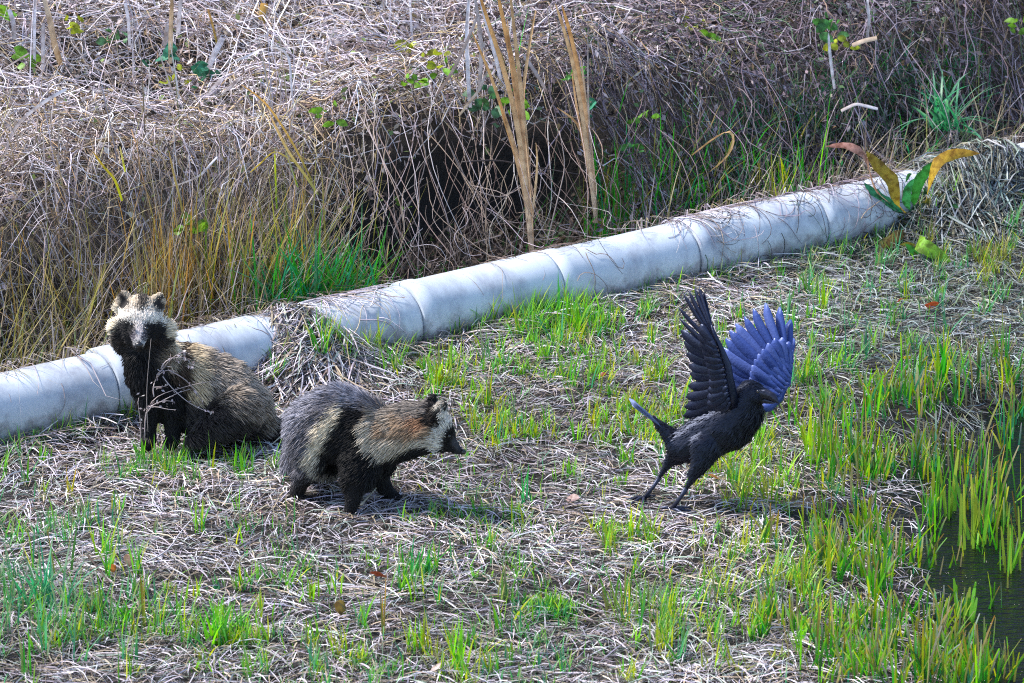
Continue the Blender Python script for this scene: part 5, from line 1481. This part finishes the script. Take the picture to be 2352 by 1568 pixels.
def sprigs():
    G = 'leafy green sprigs in the tangle'
    YL = (.32, .38, .03); LM = (.16, .36, .03); GN = (.05, .20, .05); TL = (.04, .20, .13)
    spec = [
        (445, 522, 7, LM, 'bright yellow-green leafy sprig among the stalks above the sitting animal', .026),
        (1000, 140, 6, YL, 'yellow leafy sprig at the top of the tangle left of the orange-tan reeds', .022),
        (925, 120, 7, YL, 'largest patch of yellow leaves near the top, left of the white hanging reed', .026),
        (945, 195, 6, LM, 'yellow-green sprig just below the yellow leaves', .022),
        (1020, 158, 3, LM, 'pair of lime leaves beside the white hanging reed', .022),
        (355, 130, 6, TL, 'dark teal leafy sprig near the top left', .026),
        (60, 150, 5, LM, 'lime leafy sprig at the left under the tall white reed', .026),
        (165, 62, 5, YL, 'yellow pinnate sprig at the upper left', .022),
        (18, 35, 3, LM, 'lime leaves in the upper left corner', .024),
        (475, 170, 7, TL, 'teal sprig below the broad white reed piece', .026),
        (410, 178, 5, YL, 'small yellow-green sprig left of the teal sprig', .020),
        (260, 80, 8, (.08, .20, .09), 'grey-green cluster of small leaves at the top left', .020),
        (750, 262, 5, LM, 'lime sprig in the tangle right of the square arch', .020),
        (1120, 232, 9, (.05, .15, .07), 'dark green leaves at the foot of the white hanging reed', .024),
        (1180, 250, 6, LM, 'lime leaves climbing the orange-tan reed clump', .020),
        (1325, 170, 9, (.08, .26, .06), 'green leaves climbing the slimmer reed clump', .020),
        (1350, 245, 4, TL, 'teal leaf by the foot of the slimmer reed clump', .024),
        (1600, 45, 5, YL, 'yellow-green sprig near the top right of the middle', .024),
        (1905, 60, 8, (.07, .24, .07), 'green leafy tip above the white broken stalk', .024),
        (1930, 105, 4, YL, 'yellow leaves beside the white broken stalk', .022),
        (1640, 87, 3, LM, 'small lime sprig right of the reed clumps', .018),
        (1475, 270, 5, (.12, .30, .04), 'lime leaves in the shade right of the slimmer clump', .018),
        (665, 640, 8, TL, 'round teal leaves at the foot of the bank by the pipe', .024),
        (225, 740, 6, TL, 'round teal leaves beside the sitting animal head', .024),
        (1600, 618, 7, TL, 'round teal leaves in front of the pipe joint', .024),
        (2340, 60, 5, LM, 'lime leaves in the upper right corner', .022),
        (1460, 345, 4, GN, 'dark green leaves in the hollow edge', .02),
        (930, 478, 2, LM, 'single small lime leaf hanging in the dark hollow', .014),
    ]
    for px, py, n, c, lab, sz in spec:
        b = on_thatch(px, py) if py < 600 else gnd(px, py)
        if py >= 600: b = b + np.array([0, -.02, .03])
        else:
            b = at(px, py, b[1] - .10)
        if lab.startswith('single'): b = at(px, py, .42)
        root = thing('leafy_sprig', lab, 'sprig', b, G)
        tw = [b + np.array([random.uniform(-.03, .03), .04, -.08]), b + np.array([0, 0, -.02]), b + np.array([.01, -.01, .02])]
        part('twig', tube_mesh('twig', smooth_path(tw, 6), [.0016] * 6, M_VINE, 5, (.16, .12, .10)), root)
        sz = sz * 1.7
        for k in range(n + 2):
            a = random.uniform(0, 2 * PI); el = random.uniform(-.4, .7)
            p0 = b + np.array([random.uniform(-1, 1) * sz * .9, random.uniform(-.6, .6) * sz, random.uniform(-1, 1) * sz * .7])
            d = np.array([math.cos(a) * math.cos(el), math.sin(a) * math.cos(el) * .7 - .2, math.sin(el)])
            L = sz * random.uniform(.7, 1.25)
            v = random.uniform(.75, 1.3); cc = tuple(x * v for x in c)
            part('leaf', leaf_mesh('leaf', [p0, p0 + d * L * .5 + np.array([0, 0, .002]), p0 + d * L - np.array([0, 0, .003])], L * random.uniform(.5, .7), (cc, tuple(x * 1.1 for x in cc)), M_LEAF,
                 (random.uniform(-1, 1), random.uniform(-.3, .3), random.uniform(-1, 1)), ([0, .25, .55, .85, 1], [.15, .85, 1, .55, .05]), .15, .05, 6), root)
sprigs()

def tuft(px, py, n, h, lean, cb, ct, lab, w=(.004, .0065), droop=(.1, .7), G='grass tufts standing out', cat='grass tuft', sp=.012, K=6, on=None, blunt=False):
    """one tuft: all its blades grow out of one crown"""
    b = gnd(px, py) if on is None else on
    az = U(0, 2 * PI, n)
    c1 = pick(n, [cb], [1]); c2 = pick(n, [ct, cb], [1.4, 1])
    base = np.stack([rng.normal(0, sp, n), rng.normal(0, sp, n), np.full(n, -.004)], -1)
    P, W, s, C = blades(base, U(h * .5, h, n), az, np.abs(rng.normal(0, lean, n)), U(*droop, n), U(*w, n), c1, c2, K=K, blunt=blunt, face=az + PI / 2 + rng.normal(0, .4, n))
    v, q = ribbon_arrays(P, W, s)
    c = C.reshape(-1, 3)
    v = np.vstack([v, [[0, 0, -.012]]]); c = np.vstack([c, [cb]])
    root_i = len(v) - 1
    i0 = np.arange(n) * K * 2
    t = np.stack([np.full(n, root_i), i0 + 1, i0], -1)
    me = mesh_from('grass_tuft', v, [q, t], M_GRASS, True, c)
    return link('grass_tuft', me, None, lab, cat, G, None, tuple(b))

tuft(95, 1395, 46, .20, .30, G_TEAL, (.20, .30, .16), 'biggest blue-green grass tuft, in the lower left corner', sp=.03, droop=(.2, 1.3))
tuft(230, 1290, 7, .17, .25, G_LIME, G_YEL, 'few tall yellow-tipped blades right of the big corner tuft')
tuft(155, 1330, 5, .17, .2, (.10, .28, .05), G_ORG, 'tall brown-tipped blades rising from the big corner tuft')
tuft(285, 1440, 6, .13, .2, G_GRN, G_LIME, 'small pair of bright green blades below the brown twig')
tuft(333, 1440, 3, .17, .05, (.20, .32, .04), G_ORG, 'single upright yellow blade with a rusty tip at the lower left', sp=.004, droop=(0, .1))
tuft(490, 1480, 16, .13, .25, G_LIME, G_GRN, 'bright green tuft low on the left side', w=(.005, .008))
tuft(60, 1560, 5, .16, .1, G_GRN, G_TAN, 'straight green blade at the bottom left edge', sp=.006, droop=(0, .3))
tuft(455, 1040, 12, .12, .2, G_GRN, G_TEAL, 'green tuft right below the sitting animal', w=(.005, .008))
tuft(375, 1000, 14, .13, .3, G_GREY, G_TAN, 'dry greyish grass in front of the sitting animal paws', sp=.03)
tuft(470, 1008, 16, .10, .3, G_GRN, G_GREY, 'low green grass hiding the sitting animal second paw', sp=.03)
tuft(420, 985, 5, .15, .35, G_TEAL, (.30, .36, .28), 'pale blue-green blades in front of the sitting animal chest')
tuft(335, 1075, 14, .10, .3, (.06, .30, .05), G_LIME, 'vivid green tuft in the straw below the weed')
tuft(545, 1090, 5, .10, .2, G_LIME, G_GRN, 'thin green tuft between the two animals')
tuft(165, 1140, 6, .10, .2, G_YEL, G_ORG, 'yellow-orange short tuft on the left straw')
tuft(1290, 745, 30, .16, .28, (.06, .38, .05), G_LIME, 'most vivid green tuft at the foot of the pipe', sp=.03)
tuft(1165, 735, 16, .11, .35, G_GRN, G_GREY, 'soft green tuft against the pipe left of the vivid one', sp=.025)
tuft(846, 748, 3, .14, .04, (.38, .30, .03), G_ORG, 'single upright orange-yellow blade in front of the pipe', sp=.004, droop=(0, .08), w=(.006, .009))
tuft(1010, 890, 9, .13, .15, G_YEL, G_LIME, 'tall yellow blades behind the walking animal', droop=(0, .3))
tuft(1145, 1000, 6, .11, .12, (.40, .30, .03), G_YEL, 'orange-yellow tuft before the walking animal nose', droop=(0, .4))
tuft(880, 1470, 4, .19, .10, G_OLV, G_ORG, 'lone tall olive blade with an orange tip in the front straw', sp=.004, droop=(0, .25))
tuft(960, 1320, 18, .12, .25, G_GRN, G_TEAL, 'green tuft in the front straw under the walking animal', sp=.018)
tuft(1215, 1165, 9, .12, .2, G_TEAL, G_GRN, 'blue-green tuft between the walking animal and the bird')
tuft(1160, 1385, 10, .12, .15, (.10, .24, .06), G_TAN, 'olive-green tuft left of the round green cushion')
tuft(1272, 1420, 90, .055, .75, (.05, .32, .07), G_TEAL, 'low round cushion of fine green grass in the front straw', w=(.0018, .003), sp=.03)
tuft(1420, 1410, 16, .14, .15, G_OLV, G_GRN, 'dark olive tuft right of the round green cushion', sp=.018)
tuft(1058, 1550, 14, .15, .15, G_LIME, G_YEL, 'bright yellow-green tuft at the bottom edge', w=(.005, .008))
tuft(1450, 1240, 7, .11, .15, G_YEL, G_GRN, 'yellow-green tuft in front of the bird feet')
tuft(1870, 1060, 12, .17, .10, G_LIME, G_YEL, 'tall lime tuft right of the bird breast', w=(.005, .009), droop=(0, .2), blunt=True)
tuft(2165, 880, 18, .17, .12, G_GRN, G_YEL, 'dense green tuft at the far edge of the pond', w=(.005, .009), droop=(0, .3))
tuft(2255, 605, 24, .10, .2, G_OLV, G_GRN, 'olive tuft on the straw below the dock plant', sp=.02)
tuft(1620, 600, 20, .11, .4, G_GRN, G_TEAL, 'green tuft at the pipe joint behind the bird', sp=.03)
tuft(740, 805, 9, .12, .3, G_GRN, G_YEL, 'yellow-green tuft in front of the straw heap')
for (px, py, dx) in [(2165, 1255, 0), (2100, 1240, 0), (2265, 1290, 0)]:
    pass
b_ = on_thatch(2170, 262); b_ = at(2170, 288, b_[1] - .15)
tuft(0, 0, 46, .26, .50, (.04, .32, .14), (.18, .34, .24), 'arching blue-green grass clump on the upper right of the bank', w=(.005, .009), droop=(.5, 1.5), sp=.03, K=8, on=b_)
b_ = at(735, 650, .12)
b_[2] = float(ground_z(b_[0], b_[1]))
tuft(0, 0, 30, .30, .25, (.06, .26, .06), G_TEAL, 'tall green grass clump behind the pipe above the straw heap', w=(.006, .010), droop=(.2, 1.3), sp=.04, K=8, on=b_)
for px, py, h, lab in [(2235, 1250, .20, 'tall bright blades standing in the water, farthest from the bank'), (2170, 1190, .18, 'green blades standing in the shallow water near the middle of the pond edge'),
                       (2315, 1310, .19, 'lime blades standing in the water at the right edge'), (2290, 1195, .17, 'dark green blades in the water behind the tall bright ones'), (2205, 1420, .10, 'short stubble blades in the open water')]:
    b_ = gplane(px, py, WATER_Z); b_[2] = float(ground_z(b_[0], b_[1]))
    tuft(0, 0, 13, h + max(0, WATER_Z - b_[2]), .10, (.12, .34, .03), (.34, .38, .05), lab, w=(.006, .011), droop=(-.1, .3), sp=.022, G='blades standing in the pond', on=b_, blunt=True)

def fallen_leaves():
    G = 'fallen leaves on the straw'
    for px, py, s, c, lab in [
        (262, 1331, .030, (.50, .16, .02), 'small bright orange fallen leaf on the left straw'),
        (300, 1312, .050, (.46, .30, .22), 'pale tan curled leaf beside the bright orange one'),
        (785, 1421, .055, (.20, .13, .02), 'large olive-brown fallen leaf on the front straw'),
        (868, 1345, .036, (.20, .05, .03), 'dark red-brown leaf on the front straw'),
        (2138, 722, .055, (.24, .05, .025), 'rusty brown leaf on the straw at the far right'),
        (2065, 712, .032, (.26, .05, .025), 'smaller rusty leaf left of the rusty brown one'),
        (1885, 1492, .040, (.30, .03, .02), 'dark red leaf in the grass near the pond'),
        (1315, 1170, .036, (.34, .22, .22), 'pinkish leaf standing in the straw in front of the bird'),
        (1690, 1400, .030, (.05, .20, .05), 'small green leaf in the front straw near the pond grass'),
        (600, 1200, .036, (.34, .20, .22), 'mauve dead leaf near the walking animal hind paw'),
        (1385, 885, .018, (.35, .08, .03), 'tiny rust leaf behind the bird'),
        (1640, 1120, .030, (.48, .24, .10), 'peach coloured leaf litter right behind the bird foot'),
        (2080, 845, .030, (.34, .33, .04), 'yellow leaf in the straw right of the bird'),
        (1000, 1560, .050, (.46, .38, .38), 'pale grey leaf at the bottom edge'),
    ]:
        b = gnd(px, py); b = b + np.array([0, 0, .028])
        a = random.uniform(0, 2 * PI); d = np.array([math.cos(a), math.sin(a) * .8, .25])
        me = leaf_mesh('fallen_leaf', [-d * s * .55, np.array([0, 0, .006]), d * s * .55], s * .62, (c, tuple(x * 1.15 for x in c)), M_LEAF, (-math.sin(a), math.cos(a) * .6, .8), ([0, .2, .5, .8, 1], [.1, .85, 1, .7, .05]), .25, .12, 8)
        link('fallen_leaf', me, None, lab, 'leaf', G, None, tuple(b))
    G = 'dark twigs'
    for pp, r, c, lab in [
        ([Z8(585, 800), Z8(650, 880), Z8(730, 985)], .0032, (.05, .035, .03), 'thick dark twig lying in the left front straw'),
        ([Z8(970, 845), Z8(1120, 790), Z8(1180, 660), Z8(1300, 535)], .0022, (.46, .42, .44), 'pale bent stem lying across the left front straw'),
        ([(830, 1185), (870, 1140), (905, 1105), (945, 1100)], .0030, (.34, .30, .24), 'pale stem lying by the walking animal front paw'),
        ([(1560, 745), (1600, 700), (1650, 650)], .0022, (.05, .04, .04), 'thin dark twig slanting behind the raised black wing'),
        ([(1490, 760), (1530, 720), (1580, 690)], .0022, (.06, .045, .04), 'thin dark twig left of the raised black wing'),
        ([(1700, 1395), (1790, 1345), (1830, 1325)], .0026, (.48, .46, .46), 'straight pale stem in the straw near the pond grass'),
    ]:
        g = [np.array(gnd(*q)) + np.array([0, 0, .030]) for q in pp]
        P = smooth_path(g, 8)
        me = tube_mesh('twig', P - g[0], list(np.linspace(r, r * .6, 8)), M_VINE, 6, c)
        link('twig', me, None, lab, 'twig', G, None, tuple(g[0]))
    # woody stems hanging in the hollow
    G = 'bare stems across the hollow'
    for pp, r, lab in [
        ([(880, 600), (905, 520), (960, 440), (985, 350), (960, 300)], .0024, 'bare curved stem at the left end of the dark hollow'),
        ([(1150, 540), (1080, 560), (1020, 600), (960, 610)], .0020, 'stem running low along the back of the pipe in the hollow'),
        ([(1030, 330), (1075, 420), (1130, 500), (1215, 520), (1240, 480)], .0018, 'long stem looping down across the middle of the hollow'),
        ([(1100, 440), (1150, 455), (1200, 430), (1230, 390)], .0018, 'short bow-shaped stem in the middle of the hollow'),
        ([(1255, 560), (1280, 460), (1300, 380), (1285, 300)], .0022, 'stem rising between the two reed clumps'),
        ([(1020, 480), (1040, 540), (1100, 580), (1190, 600)], .0018, 'stem curving down to the pipe in the hollow'),
        ([(1060, 372), (1140, 366), (1230, 384), (1330, 400)], .0028, 'dark straight twig crossing both reed clumps'),
    ]:
        pts = smooth_path([at(*q, .44 + .02 * j) for j, q in enumerate(pp)], 14)
        me = tube_mesh('bare_stem', pts - pts[0], list(np.linspace(r, r * .5, 14)), M_VINE, 6, (.34, .27, .25) if 'dark' not in lab.split()[0] else (.04, .03, .03))
        link('bare_stem', me, None, lab, 'stem', G, None, tuple(pts[0]))
fallen_leaves()
